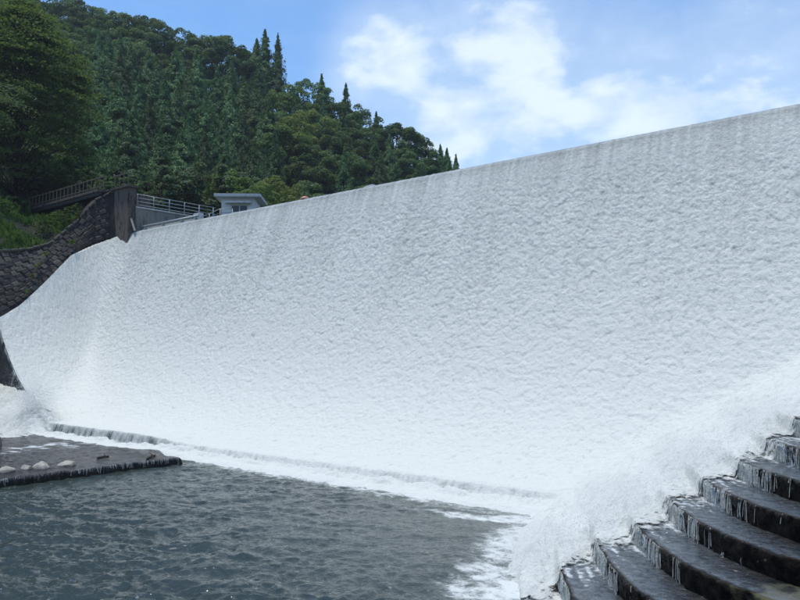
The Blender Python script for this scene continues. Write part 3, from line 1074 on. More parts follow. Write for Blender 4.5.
while u < u_hi:
    p, a, c, n_ = wall_frame(u, 1.0)
    o = mesh_obj('coping_stone', random.choice(cope), None, swall)
    rot_ = Matrix((a, -n_, c)).transposed().to_4x4()
    o.matrix_local = Matrix.Translation(p - n_ * .12 + c * random.uniform(-.02, .05) - Vector((-50, 20, 6))) @ rot_ @ Matrix.Rotation(random.uniform(-.1, .1), 4, 'Y')
    u += random.uniform(.58, .72)

# ------------------------------------------------------------------ abutment pier
tw = empty('abutment_pier', (-50.9, 29.0, 11))
tag(tw, 'brown stained concrete pier standing at the end of the dam crest', 'pier')
bm = bmesh.new()
bmesh.ops.create_cube(bm, size=1.0)
bmesh.ops.scale(bm, vec=(2.0, .62, 5.35), verts=bm.verts)
bmesh.ops.translate(bm, vec=(0, 0, 2.68), verts=bm.verts)
bmesh.ops.subdivide_edges(bm, edges=bm.edges[:], cuts=9, use_grid_fill=True)
for v in bm.verts:
    s = .03 * math.sin(v.co.z * 3.1 + v.co.x * 5) * math.sin(v.co.x * 4.3 + v.co.z) + random.uniform(-.015, .015)
    v.co.y += s
    v.co.x += random.uniform(-.02, .02)
me = bpy.data.meshes.new('pier_body')
bm.to_mesh(me)
bm.free()
mesh_obj('pier_body', me, M['tower'], tw)
MB().box((-2.1, -.48, 5.37), (1.18, .55, 5.52)).build('cap_slab', M['tower'], tw, .03)
# block of masonry joining the pier to the curved wall
MB().box((-2.6, .34, .2), (-.2, 2.2, 5.3)).build('pier_core', M['tower'], tw, .03)
br = MB().tube([(1.12, -.15, 3.0), (1.75, -.2, 2.05)], .07, 8)
br.build('brace', M['concrete'], tw)

# walkway slab running off along the bank
wk = empty('walkway', (-53, 28.9, 16.3))
tag(wk, 'raised concrete walkway slab leading from the pier under the trees', 'walkway')
MB().box((-13, -.95, .02), (.0, 1.0, .24)).build('deck', M['tower'], wk, .02)
MB().box((-13, -.88, -.28), (.0, -.62, .018)).build('edge_beam', M['stone'], wk, .02)
for x in (-3.5, -8.0, -12.5):
    MB().box((x - .25, -.5, -3.4), (x + .25, .8, -.29)).build('support', M['stone'], wk, .02)

fn = empty('fence', (-50, 28.2, 16.5))
tag(fn, 'weathered brown baluster fence on the pier and walkway', 'fence')
for i, x in enumerate(np.arange(.1, -15.5, -.62)):
    y0 = .42 if x > -2.2 else -.12
    top = .98 + random.uniform(-.03, .05)
    MB().box((x - .026, y0 - .026, .03), (x + .026, y0 + .026, top)).build('post', M['rust'], fn)
MB().box((-2.2, .39, .86), (.16, .45, .92)).build('rail', M['rust'], fn)
MB().box((-15.6, -.15, .86), (-2.3, -.09, .92)).build('rail', M['rust'], fn)
MB().box((-15.6, -.15, .20), (-2.3, -.09, .25)).build('rail', M['rust'], fn)

# ------------------------------------------------------------------ side wall running upstream, its railing
sw = empty('side_wall', (-50.3, 29.5, 12))
tag(sw, 'grey weathered concrete side wall running upstream from the pier', 'wall')
MB().box((-.3, -.12, 0), (.15, 5.15, 2.95)).build('wall_body', M['concrete'], sw, .03)
MB().box((-.36, -.12, 2.952), (.21, 5.2, 3.06)).build('coping', M['roof'], sw, .02)
MB().box((-.4, 5.25, 0), (.32, 5.75, 3.35)).build('end_post', M['hut'], sw, .03)

rl = empty('railing', (-50.35, 29.6, 15.06))
tag(rl, 'galvanised steel pipe railing on top of the grey side wall', 'railing')
for i in range(6):
    y = .05 + i * 1.35
    MB().tube([(0, y, 0 if y < 5 else -1.1), (0, y, .98)], .032, 8).build('post', M['steel'], rl, smooth=True)
for z in (.18, .44, .70, .97):
    MB().tube([(0, -.2, z), (0, 7.0, z)], .026, 8).build('rail', M['steel'], rl, smooth=True)

lb = empty('low_wall', (-49.6, 35.3, 12))
tag(lb, 'short pale cream wall between the side wall and the hut', 'wall')
MB().box((-.5, 0, 0), (2.4, .35, 2.55)).build('wall_body', M['roof'], lb, .03)

cb = empty('crest_beam', (-49.6, 29.75, 12.6))
tag(cb, 'low pale concrete beam lying along the dam crest below the side wall', 'beam')
MB().box((0, -.10, 0), (7.0, .22, .78)).build('beam', M['roof'], cb, .03)
MB().tube([(.1, -.22, .86), (7.1, -.22, .86)], .075, 10).build('pipe', M['steel'], cb, smooth=True)
for x in (.6, 2.9, 5.2, 6.8):
    MB().box((x - .06, -.30, .5), (x + .06, -.101, .80)).build('bracket', M['steel'], cb)

# ------------------------------------------------------------------ gate hut
hut = empty('gate_hut', (-45.75, 35.35, 13.62), R(42))
tag(hut, 'small white flat roofed gate hut behind the dam crest', 'hut')
w2, dp, hw = 1.27, 2.7, 2.42
wl = MB()
wl.box((-w2, 0, -1.5), (-.55, .16, hw)).box((.75, 0, -1.5), (w2, .16, hw)).box((-.55, 0, 1.90), (.75, .16, hw)).box((-.55, 0, -1.5), (.75, .16, .55))
wl.build('front_wall', M['hut'], hut)
MB().box((-w2, .162, -1.5), (-w2 + .16, dp, hw)).build('side_wall_panel', M['hut'], hut)
sd = MB()
sd.box((w2 - .16, .162, -1.5), (w2, .9, hw)).box((w2 - .16, 1.5, -1.5), (w2, dp, hw)).box((w2 - .16, .9, 1.95), (w2, 1.5, hw)).box((w2 - .16, .9, -1.5), (w2, 1.5, 1.0))
sd.build('side_wall_panel', M['hut'], hut)
MB().box((-w2 + .16, dp - .16, -1.5), (w2 - .16, dp - .002, hw)).build('back_wall', M['hut'], hut)
MB().box((-1.75, -.50, hw + .01), (1.75, dp + .42, hw + .24)).build('roof', M['roof'], hut, .02)
MB().box((-.95, -.42, 1.97), (1.0, -.002, 2.10)).build('canopy', M['roof'], hut, .02)
win = MB()
win.box((-.55, .02, .55), (-.47, .12, 1.9)).box((.67, .02, .55), (.75, .12, 1.9)).box((-.47, .02, 1.82), (.67, .12, 1.9)).box((-.47, .02, .55), (.67, .12, .63))
win.box((.06, .02, .63), (.14, .12, 1.82)).box((-.47, .03, 1.30), (.06, .11, 1.35)).box((.14, .03, 1.30), (.67, .11, 1.35))
wn = win.build('window', M['roof'], hut)
for a, b in ((-.47, .06), (.14, .67)):
    MB().box((a, .06, .63), (b, .08, 1.82)).build('pane', M['glass'], wn)
MB().box((w2 - .09, .9, 1.0), (w2 - .06, 1.5, 1.95)).build('side_window', M['glass'], hut)
vent = MB()
vent.tube([(-1.15, .6, hw + .24), (-1.15, .6, hw + .40)], .06, 8)
vent.build('roof_vent', M['steel'], hut)
MB().box((-2.2, -1.2, -2.4), (2.2, 3.4, -1.501)).build('plinth', M['concrete'], hut, .03)

hr_ = empty('stair_railing', (-46.1, 34.2, 14.0), R(42))
tag(hr_, 'sloping steel railing in front of the small white hut', 'railing')
for z in (.45, .75, 1.05):
    MB().tube([(-1.9, 0, z - .75), (-.2, 0, z + .02), (.75, 0, z + .02)], .024, 6).build('rail', M['steel'], hr_, smooth=True)
for x, zz in ((-1.85, .32), (-1.0, .72), (-.2, 1.07), (.72, 1.07)):
    MB().tube([(x, 0, -.9), (x, 0, zz)], .026, 6).build('post', M['steel'], hr_, smooth=True)

# ------------------------------------------------------------------ orange float on the crest
fl = empty('float', (-31.82, 29.35, 13.10))
fl.scale = (.85, .85, .72)
tag(fl, 'small orange float caught on the dam crest', 'float')
def lathe(profile, n=20):
    vs, fs = [], []
    for r0, z0 in profile:
        for j in range(n):
            t = 2 * math.pi * j / n
            vs.append((r0 * math.cos(t), r0 * math.sin(t), z0))
    for i in range(len(profile) - 1):
        for j in range(n):
            fs.append((i * n + j, i * n + (j + 1) % n, (i + 1) * n + (j + 1) % n, (i + 1) * n + j))
    fs.append(tuple(range(n - 1, -1, -1)))
    fs.append(tuple((len(profile) - 1) * n + j for j in range(n)))
    return MB().add(vs, fs)


lathe([(.20, -.02), (.27, .05), (.28, .12), (.24, .20), (.15, .27), (.05, .30), (.01, .305)]).build('float_body', M['orange'], fl, smooth=True)
lathe([(.285, .07), (.31, .085), (.31, .115), (.285, .13)]).build('float_band', M['roof'], fl, smooth=True)

# ------------------------------------------------------------------ rocks and driftwood on the apron
def rock(loc, s, seed, label):
    bm = bmesh.new()
    bmesh.ops.create_icosphere(bm, subdivisions=3, radius=1.0)
    r = random.Random(seed)
    dirs = [Vector((r.uniform(-1, 1), r.uniform(-1, 1), r.uniform(-.3, 1))).normalized() for _ in range(9)]
    for v in bm.verts:
        c = v.co.copy()
        for d in dirs:
            e = c.dot(d) - .72
            if e > 0:
                c -= d * e * .85
        c += c.normalized() * .05 * math.sin(c.x * 7 + seed) * math.sin(c.y * 6)
        v.co = Vector((c.x * s[0], c.y * s[1], max(c.z, -.35) * s[2]))
    me = bpy.data.meshes.new('rock')
    bm.to_mesh(me)
    bm.free()
    o = mesh_obj('rock', me, M['rock'])
    o.location = (loc[0], loc[1], .22)
    o.scale = (.85, .85, .75)
    o.rotation_euler.z = r.uniform(0, 6)
    tag(o, label, 'rock', 'pale rocks on the wet apron')


rock((-26.93, 11.18, .34), (.40, .30, .24), 1, 'pale rock alone at the outer end of the wet apron')
rock((-27.1, 11.95, .34), (.30, .22, .20), 2, 'small pale rock touching the largest one on the apron')
rock((-26.95, 12.4, .34), (.46, .34, .30), 3, 'largest pale angular rock on the wet apron')
rock((-26.75, 13.25, .34), (.42, .26, .22), 4, 'long low pale rock nearest the pool edge of the apron')
for loc, rz, L, lab in (((-26.2, 16.3, .25), 2.3, 1.1, 'dark driftwood branch lying on the lip of the apron'), ((-27.6, 15.1, .24), 1.9, .6, 'short dark wood piece stranded in the middle of the apron')):
    m_ = MB().tube([(-L / 2, 0, 0), (-L * .15, .03, .012), (L * .2, -.02, .015), (L / 2, .03, .0)], .055, 7, .025)
    m_.tube([(L * .1, 0, .04), (L * .28, .16, .12)], .028, 6, .012)
    o = m_.build('driftwood', M['bark'], smooth=True)
    o.location, o.rotation_euler.z = loc, rz
    tag(o, lab, 'driftwood')

# landing the photographer stands on
pl = empty('landing', (3.0, -1.0, 0))
tag(pl, 'plain concrete landing on the near bank', 'landing')
MB().box((-4.0, -9, -2), (5.0, 4.2, 2.6)).build('landing_body', M['concrete'], pl, .04)

TREES = {
    'c': [(-109.2,58.7,16.0),(-105.4,58.5,16.0),(-107.2,61.3,16.1),(-105.4,63.4,16.0),(-104.5,67.7,16.0),(-97.1,65.3,16.0),(-101.2,69.9,16.0),(-96.7,70.2,16.1),(-95.3,72.0,16.0),(-93.4,72.9,16.0),(-91.2,73.3,16.2),(-91.0,68.6,16.2),(-97.0,57.0,16.2),(-94.8,59.7,16.1),(-86.6,72.6,16.2),(-102.6,54.1,16.0),(-94.5,52.3,16.1),(-89.6,63.0,16.0),(-92.5,60.4,16.1),(-100.0,61.7,16.1),(-109.3,88.2,16.1),(-104.0,84.5,14.1),(-80.7,89.5,13.1),(-80.1,92.7,13.0),(-76.5,86.5,13.0),(-80.2,103.6,9.4),(-78.3,104.4,12.2),(-77.1,104.7,12.2),(-75.8,105.6,11.6),(-90.8,64.7,14.1),(-89.1,60.2,14.0),(-91.5,58.2,14.0),(-93.3,56.4,14.1),(-87.9,65.3,14.1),(-88.7,69.2,14.0),(-87.4,71.7,14.0),(-91.7,53.2,14.1),(-83.9,55.3,14.0),(-83.8,59.0,14.0),(-82.9,62.8,14.1),(-81.0,65.3,14.0),(-82.7,51.6,14.2),(-82.3,69.9,14.1),(-76.5,57.1,14.3),(-92.3,89.3,12.4),(-86.1,47.2,12.6),(-114.8,60.0,15.1),(-106.0,72.5,15.8),(-102.0,77.0,15.9),(-110.2,68.4,12.1),(-73.2,98.3,12.1),(-94.7,85.5,12.7),(-68.6,77.5,14.3),(-121.0,64.9,13.7),(-71.8,61.3,13.9),(-116.4,64.6,14.7),(-81.0,46.5,15.1),(-68.0,84.1,15.7),(-79.7,109.3,12.6),(-69.7,95.3,15.0),(-71.8,89.6,14.5),(-77.7,51.9,15.4),(-69.7,72.7,13.6),(-91.5,48.2,14.2),(-87.7,89.2,12.5),(-111.2,73.1,13.6),(-77.1,62.8,12.7),(-73.7,75.5,15.2)],
    's': [(-108.0,89.1,18.4),(-105.7,90.3,18.3),(-98.0,94.3,14.3),(-93.8,96.4,14.7),(-88.4,98.7,12.1)],
    'b': [(-144.4,70.1,12.6),(-141.8,72.0,12.4),(-137.0,73.6,12.9),(-134.8,75.5,11.5),(-131.6,77.0,12.7),(-126.2,79.2,12.9),(-123.0,81.4,11.8),(-120.2,82.9,11.5),(-117.0,84.8,13.8),(-113.5,86.1,12.8),(-111.1,87.6,12.4),(-147.4,68.5,14.1),(-154.2,65.4,14.2),(-160.4,62.0,13.3),(-127.2,76.6,11.0),(-136.0,71.1,11.2),(-100.3,93.3,12.2),(-91.9,94.0,10.1),(-86.0,84.4,10.1),(-83.5,78.4,10.0),(-80.7,79.8,10.1),(-91.6,97.8,11.5),(-83.3,87.8,10.1),(-85.8,100.3,11.7),(-84.0,101.2,12.5),(-82.5,102.4,10.9),(-81.3,102.7,10.2),(-98.8,89.7,10.0),(-95.6,95.4,10.5),(-87.1,94.5,10.0),(-80.3,82.4,10.0),(-81.6,97.3,10.0),(-78.8,97.0,10.0),(-80.1,73.2,10.0),(-78.1,74.6,10.0),(-115.5,45.6,9.6),(-132.5,56.5,9.9),(-111.1,46.2,10.4),(-124.1,61.3,10.3),(-119.7,58.3,8.6),(-140.0,50.0,8.1),(-134.7,50.6,8.8),(-159.9,67.4,10.6),(-84.7,107.6,8.8),(-108.3,50.3,10.3),(-137.4,65.6,9.6),(-113.5,51.2,8.2),(-116.6,70.8,10.0),(-105.2,44.6,10.2),(-143.4,77.4,10.6),(-150.7,63.0,8.6),(-100.1,40.0,9.7),(-145.9,51.6,10.6),(-90.3,36.1,10.9),(-142.1,57.8,9.6),(-96.1,44.1,9.0),(-112.0,39.7,9.9),(-91.6,42.1,8.0),(-125.5,50.7,8.8),(-116.7,90.5,8.3),(-73.6,67.9,10.3),(-123.4,45.4,10.4),(-85.6,42.1,8.2),(-94.7,37.8,8.1),(-150.4,55.0,10.7),(-106.9,80.8,10.4),(-130.9,45.4,10.7),(-101.5,47.5,8.1),(-134.7,81.1,10.0),(-131.0,72.0,9.7),(-96.0,101.1,10.3),(-103.4,97.5,9.9),(-129.3,63.9,8.2),(-125.6,71.3,9.5),(-113.1,78.5,8.1),(-119.0,51.6,10.7),(-98.7,80.5,10.3),(-112.1,93.1,8.9),(-158.1,58.2,9.9),(-119.1,42.1,8.1),(-126.4,55.1,10.3),(-152.5,58.7,10.8),(-152.5,70.8,8.9),(-121.2,69.6,10.8),(-118.3,76.4,8.8),(-145.4,62.4,8.1),(-115.7,54.9,9.4),(-164.4,58.2,8.8),(-73.0,79.8,10.8),(-127.9,85.5,8.9),(-105.9,37.6,10.0),(-164.8,66.0,8.6),(-129.9,50.8,8.1),(-133.7,61.2,10.0),(-133.1,67.9,9.2),(-84.2,37.9,8.8),(-155.9,53.7,8.2),(-137.7,56.6,10.7),(-93.8,79.7,10.1),(-96.8,34.1,9.0),(-156.8,70.4,10.5),(-141.6,66.9,10.6),(-150.1,74.4,8.8),(-122.5,87.5,8.7),(-75.1,93.2,9.8),(-128.5,59.2,10.8),(-139.5,61.1,10.0),(-101.6,35.8,9.4),(-146.5,58.3,10.4),(-88.3,31.7,9.9)],
    'l': [(-98.9,87.4,12.2),(-88.6,83.1,12.1),(-89.1,78.8,12.0),(-86.6,75.0,12.0),(-84.0,71.8,6.5),(-82.5,67.3,6.6),(-91.1,104.7,9.8)],
    'g': [(-87.3,63.6,6.6),(-85.1,56.2,6.5),(-85.1,59.0,6.7),(-85.7,66.5,6.6)]}

# ------------------------------------------------------------------ vegetation
def quads_mesh(name, C_, A_, B_, mats, midx=None):
    """leaf quads: centre, half length vector, half width vector"""
    n = len(C_)
    V = np.stack([C_ - A_, C_ + B_ - .1 * A_, C_ + A_, C_ - B_ - .1 * A_], 1)
    F = np.arange(n * 4).reshape(n, 4)
    me = np_mesh(name, V.reshape(-1, 3), F, False)
    for m_ in mats:
        me.materials.append(m_)
    return me


def unit(v):
    return v / (np.linalg.norm(v, axis=-1, keepdims=True) + 1e-9)


def leaf_frames(Nrm, size, asp=.55):
    """random quads lying roughly across the normals"""
    r = rng.normal(0, 1, Nrm.shape)
    a = unit(np.cross(Nrm, r))
    b = np.cross(Nrm, a)
    s = size * rng.uniform(.6, 1.3, (len(Nrm), 1))
    return a * s, b * s * asp


def trunk_mesh(name, H_, r0, r1, limbs=(), lean=(0, 0)):
    mb = MB()
    pts = [(lean[0] * t * t + .06 * math.sin(t * 7), lean[1] * t * t + .06 * math.cos(t * 5), H_ * t) for t in np.linspace(0, 1, 8)]
    mb.tube(pts, r0, 9, r1)
    for (p, q, ra) in limbs:
        p, q = Vector(p), Vector(q)
        m_ = p.lerp(q, .5) + Vector((0, 0, .12 * (q - p).length))
        mb.tube([p, m_, q], ra, 6, ra * .3)
    return mb.mesh(name, smooth=True)


def cedar_proto(i, sparse=False):
    H_ = 16.0
    r = np.random.default_rng(100 + i)
    Rm = (2.1 if sparse else 2.75) * r.uniform(.9, 1.12)
    C_, A_, B_, N_ = [], [], [], []
    nb = 230 if sparse else 400
    z0 = .22 if sparse else .07
    for _ in range(nb):
        t = z0 + (1 - z0) * (1 - r.random() ** .75)
        z = t * H_
        env = Rm * min(1.0, (1 - t) * (1.6 if sparse else 1.75)) * (.80 + .30 * r.random())
        if sparse:
            env *= (.55 + .6 * r.random())
        az = r.uniform(0, 2 * np.pi)
        env *= 1 + .16 * math.sin(3 * az + i + z * .5)
        n_ = int(22 + 52 * env / Rm) if not sparse else int(24 + 36 * env / Rm)
        s = r.uniform(.25, 1.05, n_) if not sparse else r.uniform(.3, 1.1, n_)
        rr = env * s
        droop = -.30 * rr + .28 * rr * s
        d = np.array([math.cos(az), math.sin(az), 0])
        side = np.array([-d[1], d[0], 0])
        wdt = .12 + .15 * env
        P = rr[:, None] * d + r.normal(0, 1, n_)[:, None] * wdt * side * .55
        P[:, 2] += z + droop + r.normal(0, .16, n_)
        up = np.array([0, 0, 1.0])
        nn = unit(d * .9 + up * .45 + side * (P @ side)[:, None] * .8 + r.normal(0, .26, (n_, 3)))
        ax_ = unit(up + d * .5 + r.normal(0, .3, (n_, 3)))
        ax_ = unit(ax_ - nn * (ax_ * nn).sum(1, keepdims=True))
        bx_ = np.cross(nn, ax_)
        L = r.uniform(.11, .22, (n_, 1))
        C_.append(P); A_.append(ax_ * L); B_.append(bx_ * L * .45)
    # leader
    nl = 420
    tl = 1 - .16 * r.random(nl) ** .8
    sp = .42 * (1 - tl) / .16 * Rm * .30 + .02
    P = np.stack([r.normal(0, 1, nl) * sp, r.normal(0, 1, nl) * sp, tl * H_], -1)
    ax_ = unit(np.stack([r.normal(0, .5, nl), r.normal(0, .5, nl), np.ones(nl)], -1) + .8 * unit(P * np.array([1, 1, 0])))
    Ll = r.uniform(.10, .20, (nl, 1))
    C_.append(P); A_.append(ax_ * Ll); B_.append(unit(np.cross(ax_, r.normal(0, 1, (nl, 3)))) * Ll * .45)
    crown = quads_mesh('crown', np.concatenate(C_), np.concatenate(A_), np.concatenate(B_), [M['cedar']])
    tr = trunk_mesh('trunk', H_ * .93, .24, .02)
    tr.materials.append(M['bark'])
    return tr, crown, H_


def broad_proto(i, mat, leaf=.13, lobes=60, per=200, H_=10.0, spread=.36):
    r = np.random.default_rng(200 + i)
    C_, N_, limbs = [], [], []
    cr = H_ * spread
    for j in range(lobes):
        u_ = r.normal(0, 1, 3)
        u_ /= np.linalg.norm(u_)
        rad = r.uniform(.55, 1.0) ** .6
        c = np.array([u_[0] * cr * rad, u_[1] * cr * rad, H_ * .60 + u_[2] * H_ * .36 * rad])
        if c[2] < H_ * .24:
            c[2] = H_ * r.uniform(.24, .4)
        s = np.array([r.uniform(.7, 1.2), r.uniform(.7, 1.2), r.uniform(.6, 1.05)]) * H_ * .074
        n_ = int(per * r.uniform(.7, 1.3))
        w = r.normal(0, 1, (n_, 3))
        w = unit(w)
        w[:, 2] = np.where(w[:, 2] < -.35, -w[:, 2], w[:, 2])
        sh = r.uniform(.72, 1.12, (n_, 1))
        C_.append(c + w * s * sh)
        N_.append(unit(w + np.array([0, 0, .5]) + r.normal(0, .55, (n_, 3))))
        if j % 5 == 0:
            limbs.append(((0, 0, H_ * r.uniform(.18, .4)), tuple(c * .92), .09 * H_ / 10))
    C_, N_ = np.concatenate(C_), np.concatenate(N_)
    a, b = leaf_frames(N_, leaf)
    crown = quads_mesh('crown', C_, a, b, [mat])
    tr = trunk_mesh('trunk', H_ * .75, .20 * H_ / 10, .05, limbs)
    tr.materials.append(M['bark'])
    return tr, crown, H_


PROTO = {
    'c': [cedar_proto(i) for i in range(5)],
    's': [cedar_proto(20 + i, True) for i in range(2)],
    'b': [broad_proto(i, M['broad']) for i in range(5)],
    'l': [broad_proto(10 + i, M['light']) for i in range(2)],
    'g': [broad_proto(20 + i, M['grey_leaf'], leaf=.17, spread=.55) for i in range(2)],
}
KIND = {
    'c': ('cedar_tree', 'dense dark green conical cedar growing on the hillside', 'tree', 'cedars on the hillside'),
    's': ('cedar_tree', 'slim ragged dark cedar standing taller than its neighbours on the ridge', 'tree', 'tall ragged cedars on the ridge'),
    'b': ('broadleaf_tree', 'rounded mid green broadleaf tree growing on the hillside', 'tree', 'broadleaf trees on the hillside'),
    'l': ('broadleaf_tree', 'bright yellow green broadleaf tree among the darker trees', 'tree', 'bright broadleaf trees on the hillside'),
    'g': ('broadleaf_tree', 'spreading grey green broadleaf tree by the reservoir shore', 'tree', 'grey green trees by the shore'),
}


def plant_tree(kind, x, y, z, h, i, wide=1.0):
    tr, cr, H_ = PROTO[kind][i % len(PROTO[kind])]
    nm, lab, cat, grp = KIND[kind]
    o = empty(nm, (x, y, z - .3), random.uniform(0, 6.28))
    tag(o, lab, cat, grp)
    s = h / H_
    w_ = s * wide * random.uniform(.9, 1.12)
    o.scale = (w_, w_, s)
    mesh_obj('trunk', tr, None, o)
    mesh_obj('crown', cr, None, o)
    return o


def gz(x, y):
    return float(ground_z(np.array(float(x)), np.array(float(y))))


for kind, lst in TREES.items():
    for i, (x, y, h_) in enumerate(lst):
        z = float(ground_z(np.array(x), np.array(y)))
        plant_tree(kind, x, y, z, h_, i, {'c': 1.0 if h_ > 11 else 1.3, 's': 1.1, 'b': 1.12, 'l': 1.1, 'g': 1.25}[kind])


for i, (x, y, h_, kd) in enumerate([(-60.6, 37.9, 6.2, 'g'), (-60.2, 40.3, 6.6, 'g'), (-58.9, 42.6, 7.4, 'g'), (-56.6, 43.2, 6.8, 'l'), (-53.2, 43.1, 5.6, 'l'), (-54.6, 46.9, 7.0, 'l'), (-62.5, 44, 6.5, 'g'), (-57.6, 49, 6.5, 'l')]):
    o = plant_tree(kd, x, y, gz(x, y), h_, i, 1.15)
    if kd == 'l':
        tag(o, 'bright yellow green bushy tree just behind the white hut', 'tree', 'bright trees behind the hut')
    else:
        tag(o, 'grey green bushy tree rising behind the steel railing', 'tree', 'grey green trees behind the railing')


# the big layered tree over the walkway, and one whose branch reaches in from the left
def layered_tree(name, loc, H_, cr, pads, per, leaf, mat, label, seed, zlo=.2, trunk_r=.35, grp=None, flat=.20, squash=1.0):
    r = np.random.default_rng(seed)
    C_, N_, limbs = [], [], []
    for j in range(pads):
        t = zlo + (1 - zlo) * r.random() ** .9
        env = cr * (math.sin(math.pi * min(1, (t - zlo) / (1 - zlo) * .70 + .30)) ** .7 + .05)
        az = r.uniform(0, 2 * np.pi)
        rr = env * math.sqrt(r.uniform(.15, 1.0)) * r.uniform(.9, 1.08)
        c = np.array([rr * math.cos(az), rr * math.sin(az), t * H_])
        tilt = np.array([math.cos(az), math.sin(az), 0]) * -.28
        sz = r.uniform(.9, 1.7) * cr * .15
        n_ = int(per * r.uniform(.6, 1.4))
        q = r.normal(0, .55, (n_, 3)) * sz
        q[:, 2] *= flat
        q[:, 2] += q[:, 0] * tilt[0] * 1.0 + q[:, 1] * tilt[1] * 1.0 - .12 * (q[:, 0] ** 2 + q[:, 1] ** 2) / sz
        C_.append(c + q)
        N_.append(unit(np.array([0, 0, 1.0]) - tilt * .6 + r.normal(0, .42, (n_, 3))))
        if j % 4 == 0:
            limbs.append(((0, 0, max(.1, t - .22) * H_), tuple(c * np.array([.95, .95, 1.0]) - np.array([0, 0, .08])), .07))
    C_, N_ = np.concatenate(C_), np.concatenate(N_)
    a, b = leaf_frames(N_, leaf)
    o = empty(name, loc)
    tag(o, label, 'tree', grp)
    mesh_obj('crown', quads_mesh('crown', C_, a, b, [mat]), None, o)
    tr = trunk_mesh('trunk', H_ * .92, trunk_r, .05, limbs)
    tr.materials.append(M['bark'])
    mesh_obj('trunk', tr, None, o)
    return o


layered_tree('maple_tree', (-69.2, 28.8, gz(-69.2, 28.8) - .3), 20.0, 6.5, 420, 190, .14, M['big'], 'large spreading maple with layered foliage above the walkway', 5, .14)
layered_tree('maple_tree', (-74.0, 23.5, gz(-74, 23.5) - .3), 21.0, 6.5, 220, 150, .15, M['big'], 'tall dense green tree rising left of the spreading maple', 6, .15)
layered_tree('maple_tree', (-59.6, 20.0, gz(-59.6, 20.0) - .3), 11.2, 5.2, 36, 170, .10, M['bluish'], 'pale blue green leafy branch reaching in from the near left bank', 8, .72, .2)

# shrubs on the bank
PROTO['v'] = [broad_proto(50 + i, M['broad'], leaf=.4, lobes=30, per=80, spread=.6) for i in range(2)]
PROTO['u'] = [broad_proto(40 + i, M['fern'], leaf=.5, lobes=26, per=60, spread=.6) for i in range(3)]
spots = [(-54.0, 26.3, 1.4), (-54.6, 27.2, 1.3), (-55.4, 25.4, 1.1), (-54.2, 24.6, 1.0), (-56.2, 26.6, 1.2), (-53.9, 23.3, .8), (-58.5, 22.6, 1.2), (-57.4, 21.3, 1.0), (-59.6, 24.0, 1.3), (-55.6, 20.4, .9), (-53.4, 27.5, 1.0),
         (-62.5, 31.6, 2.6), (-66.5, 33.5, 3.2), (-70.0, 30.5, 3.4), (-60.0, 34.0, 2.6), (-73.0, 27.0, 3.0), (-68.0, 25.5, 2.4), (-57.5, 33.2, 2.2), (-64.5, 26.2, 2.0), (-76, 31, 4)]
spots += [(-57.0 - 1.45 * q, 30.6 + 2.2 * ((q * 7) % 5) / 5, 1.6 + .25 * (q % 4)) for q in range(13)]
for i, (x, y, h_) in enumerate(spots):
    tr, cr_, H_ = PROTO['u'][i % 3] if i < 11 else PROTO['v'][i % 2]
    o = empty('shrub', (x, y, gz(x, y) - .1), random.uniform(0, 6))
    if i < 11:
        tag(o, 'low bright green leafy shrub growing on the grassy bank', 'shrub', 'shrubs on the grassy bank')
    else:
        tag(o, 'tall leafy shrub growing in the shade around the walkway', 'shrub', 'shrubs around the walkway')
    s = h_ / H_
    o.scale = (s * 1.2, s * 1.2, s)
    mesh_obj('stem', tr, None, o)
    mesh_obj('foliage', cr_, None, o)


def fern(u, t, s, mat, label):
    p, a, c, n_ = wall_frame(u, t)
    C_, A_, B_ = [], [], []
    r = np.random.default_rng(int(u * 100))
    for k in range(9):
        az = r.uniform(-1.3, 1.3)
        d = np.array(n_) * .8 + np.array(a) * math.sin(az) + np.array(c) * r.uniform(.1, .8)
        d = d / np.linalg.norm(d)
        for q in np.linspace(.15, 1, 9):
            pos = d * q * s + np.array([0, 0, -.5 * s * q * q])
            side = np.cross(d, np.array(c))
            for sg in (-1, 1):
                C_.append(pos + side * sg * .10 * s * (1.1 - q)); A_.append(side * sg * .12 * s * (1.15 - q)); B_.append(d * .045 * s)
    o = mesh_obj('fern', quads_mesh('fern', np.array(C_), np.array(A_), np.array(B_), [mat]))
    o.location = p + n_ * .12
    tag(o, label, 'fern')


uy = lambda y: float(np.interp(y, WB[::-1, 1], _d[::-1]))
fern(uy(23.1), .55, .7, M['fern_dry'], 'yellowed fern tuft on the dark stone wall')
fern(uy(22.6), .42, .55, M['fern_dry'], 'smaller yellow fern just below the yellowed tuft')
fern(uy(22.0), .22, .6, M['fern'], 'green fern low on the stone wall close to the water')
fern(uy(23.9), .70, .6, M['fern'], 'green fern below the coping of the stone wall')
fern(uy(25.9), .45, .8, M['fern'], 'broad green fern where the stone wall rises to the pier')

# grass on the bank
ng = 70000
x = rng.uniform(-78, -52.6, ng)
y = rng.uniform(12, 38, ng)
pt = pn(x * .45, y * .45, 150) + .4 * pn(x * 1.6, y * 1.6, 151)
gul = np.abs((y - 24.2) - (x + 56.0) * .35)                      # bare steps running up the bank
ok = (pt > -.32) & ((y < 27.7) | (x > -53.5)) & (x > -70) & ((gul > .55) | (x > -53.4))
x, y = x[ok], y[ok]
z = ground_z(x, y)
d = unit(np.stack([rng.normal(0, .5, len(x)), rng.normal(0, .5, len(x)), np.ones(len(x))], -1))
L = rng.uniform(.07, .20, (len(x), 1)) * (1 + 1.0 * sstep(-x, 60, 66))[:, None] * (1 + 1.2 * (pn(x * .8, y * .8, 152) > .18))[:, None]
C_ = np.stack([x, y, z], -1) + d * L * .9
B_ = unit(np.cross(d, rng.normal(0, 1, d.shape))) * L * .28
gr = mesh_obj('grass', quads_mesh('grass', C_, d * L, B_, [M['grass']]))
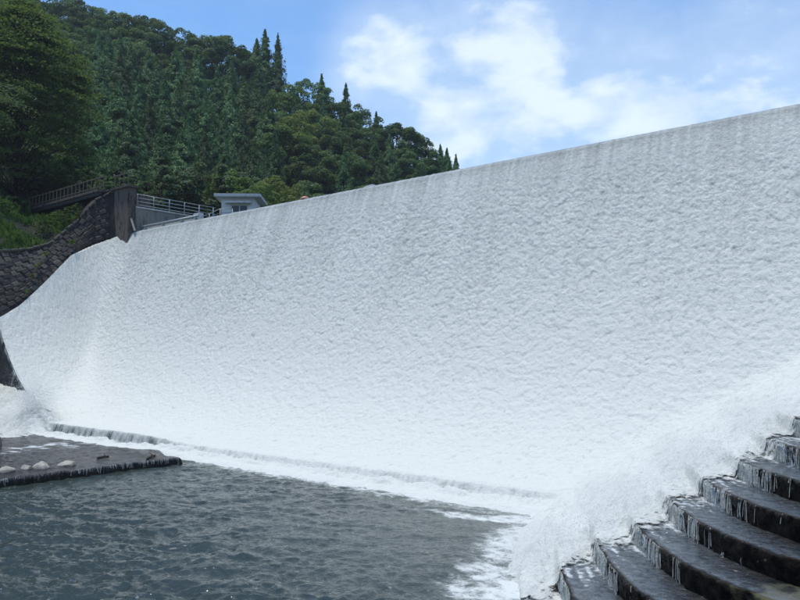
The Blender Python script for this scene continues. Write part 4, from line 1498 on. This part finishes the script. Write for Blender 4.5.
tag(gr, 'rough green grass covering the far bank', kind='stuff')

# ------------------------------------------------------------------ summer haze in the valley air
hz, ht, hp = new_mat('haze_air')
hz.node_tree.nodes.remove(hp)
pv = ht.n('ShaderNodeVolumePrincipled')
pv.inputs['Color'].default_value = (.80, .90, 1.0, 1)
pv.inputs['Density'].default_value = .0003
pv.inputs['Anisotropy'].default_value = .25
hz.node_tree.links.new(pv.outputs[0], [n for n in hz.node_tree.nodes if n.type == 'OUTPUT_MATERIAL'][0].inputs['Volume'])
hb = MB().box((-3100, -3100, -4.0), (3100, 3100, 96.0)).build('haze', hz)
tag(hb, 'thin summer haze filling the valley', kind='stuff')

# drifting mist where the water breaks up
mm, mt_, mp_ = new_mat('mist_air')
mm.node_tree.nodes.remove(mp_)
pm = mt_.n('ShaderNodeVolumePrincipled')
pm.inputs['Color'].default_value = (.97, .985, 1.0, 1)
pm.inputs['Density'].default_value = .09
mm.node_tree.links.new(pm.outputs[0], [n for n in mm.node_tree.nodes if n.type == 'OUTPUT_MATERIAL'][0].inputs['Volume'])


def mist(c, s, rz, label):
    bm = bmesh.new()
    bmesh.ops.create_icosphere(bm, subdivisions=3, radius=1.0)
    for v in bm.verts:
        v.co *= 1 + .18 * math.sin(v.co.x * 4 + c[0]) * math.sin(v.co.y * 5 + c[1])
    me = bpy.data.meshes.new('mist')
    bm.to_mesh(me)
    bm.free()
    o = mesh_obj('mist', me, mm)
    o.location, o.scale, o.rotation_euler.z = c, s, rz
    tag(o, label, kind='stuff')


az_ = math.atan2(E1[1], E1[0])
for k, sz in ((-.6, 1.0), (1.7, .95), (3.9, .9), (6.2, .85)):
    b = 13.7
    a = float(np.interp(b, _bb, _aa)) + (k - 3) * SHL
    mist((a * E1[0] + b * E2[0], a * E1[1] + b * E2[1], STEP_RISE * (k + 1) + .30), (.85 * sz, 1.25 * sz, .55 * sz), az_, 'thin white mist drifting over the stepped corner')
mist((-41.0, 18.3, .8), (1.9, .9, .85), .3, 'white mist rising from the splash below the cove')
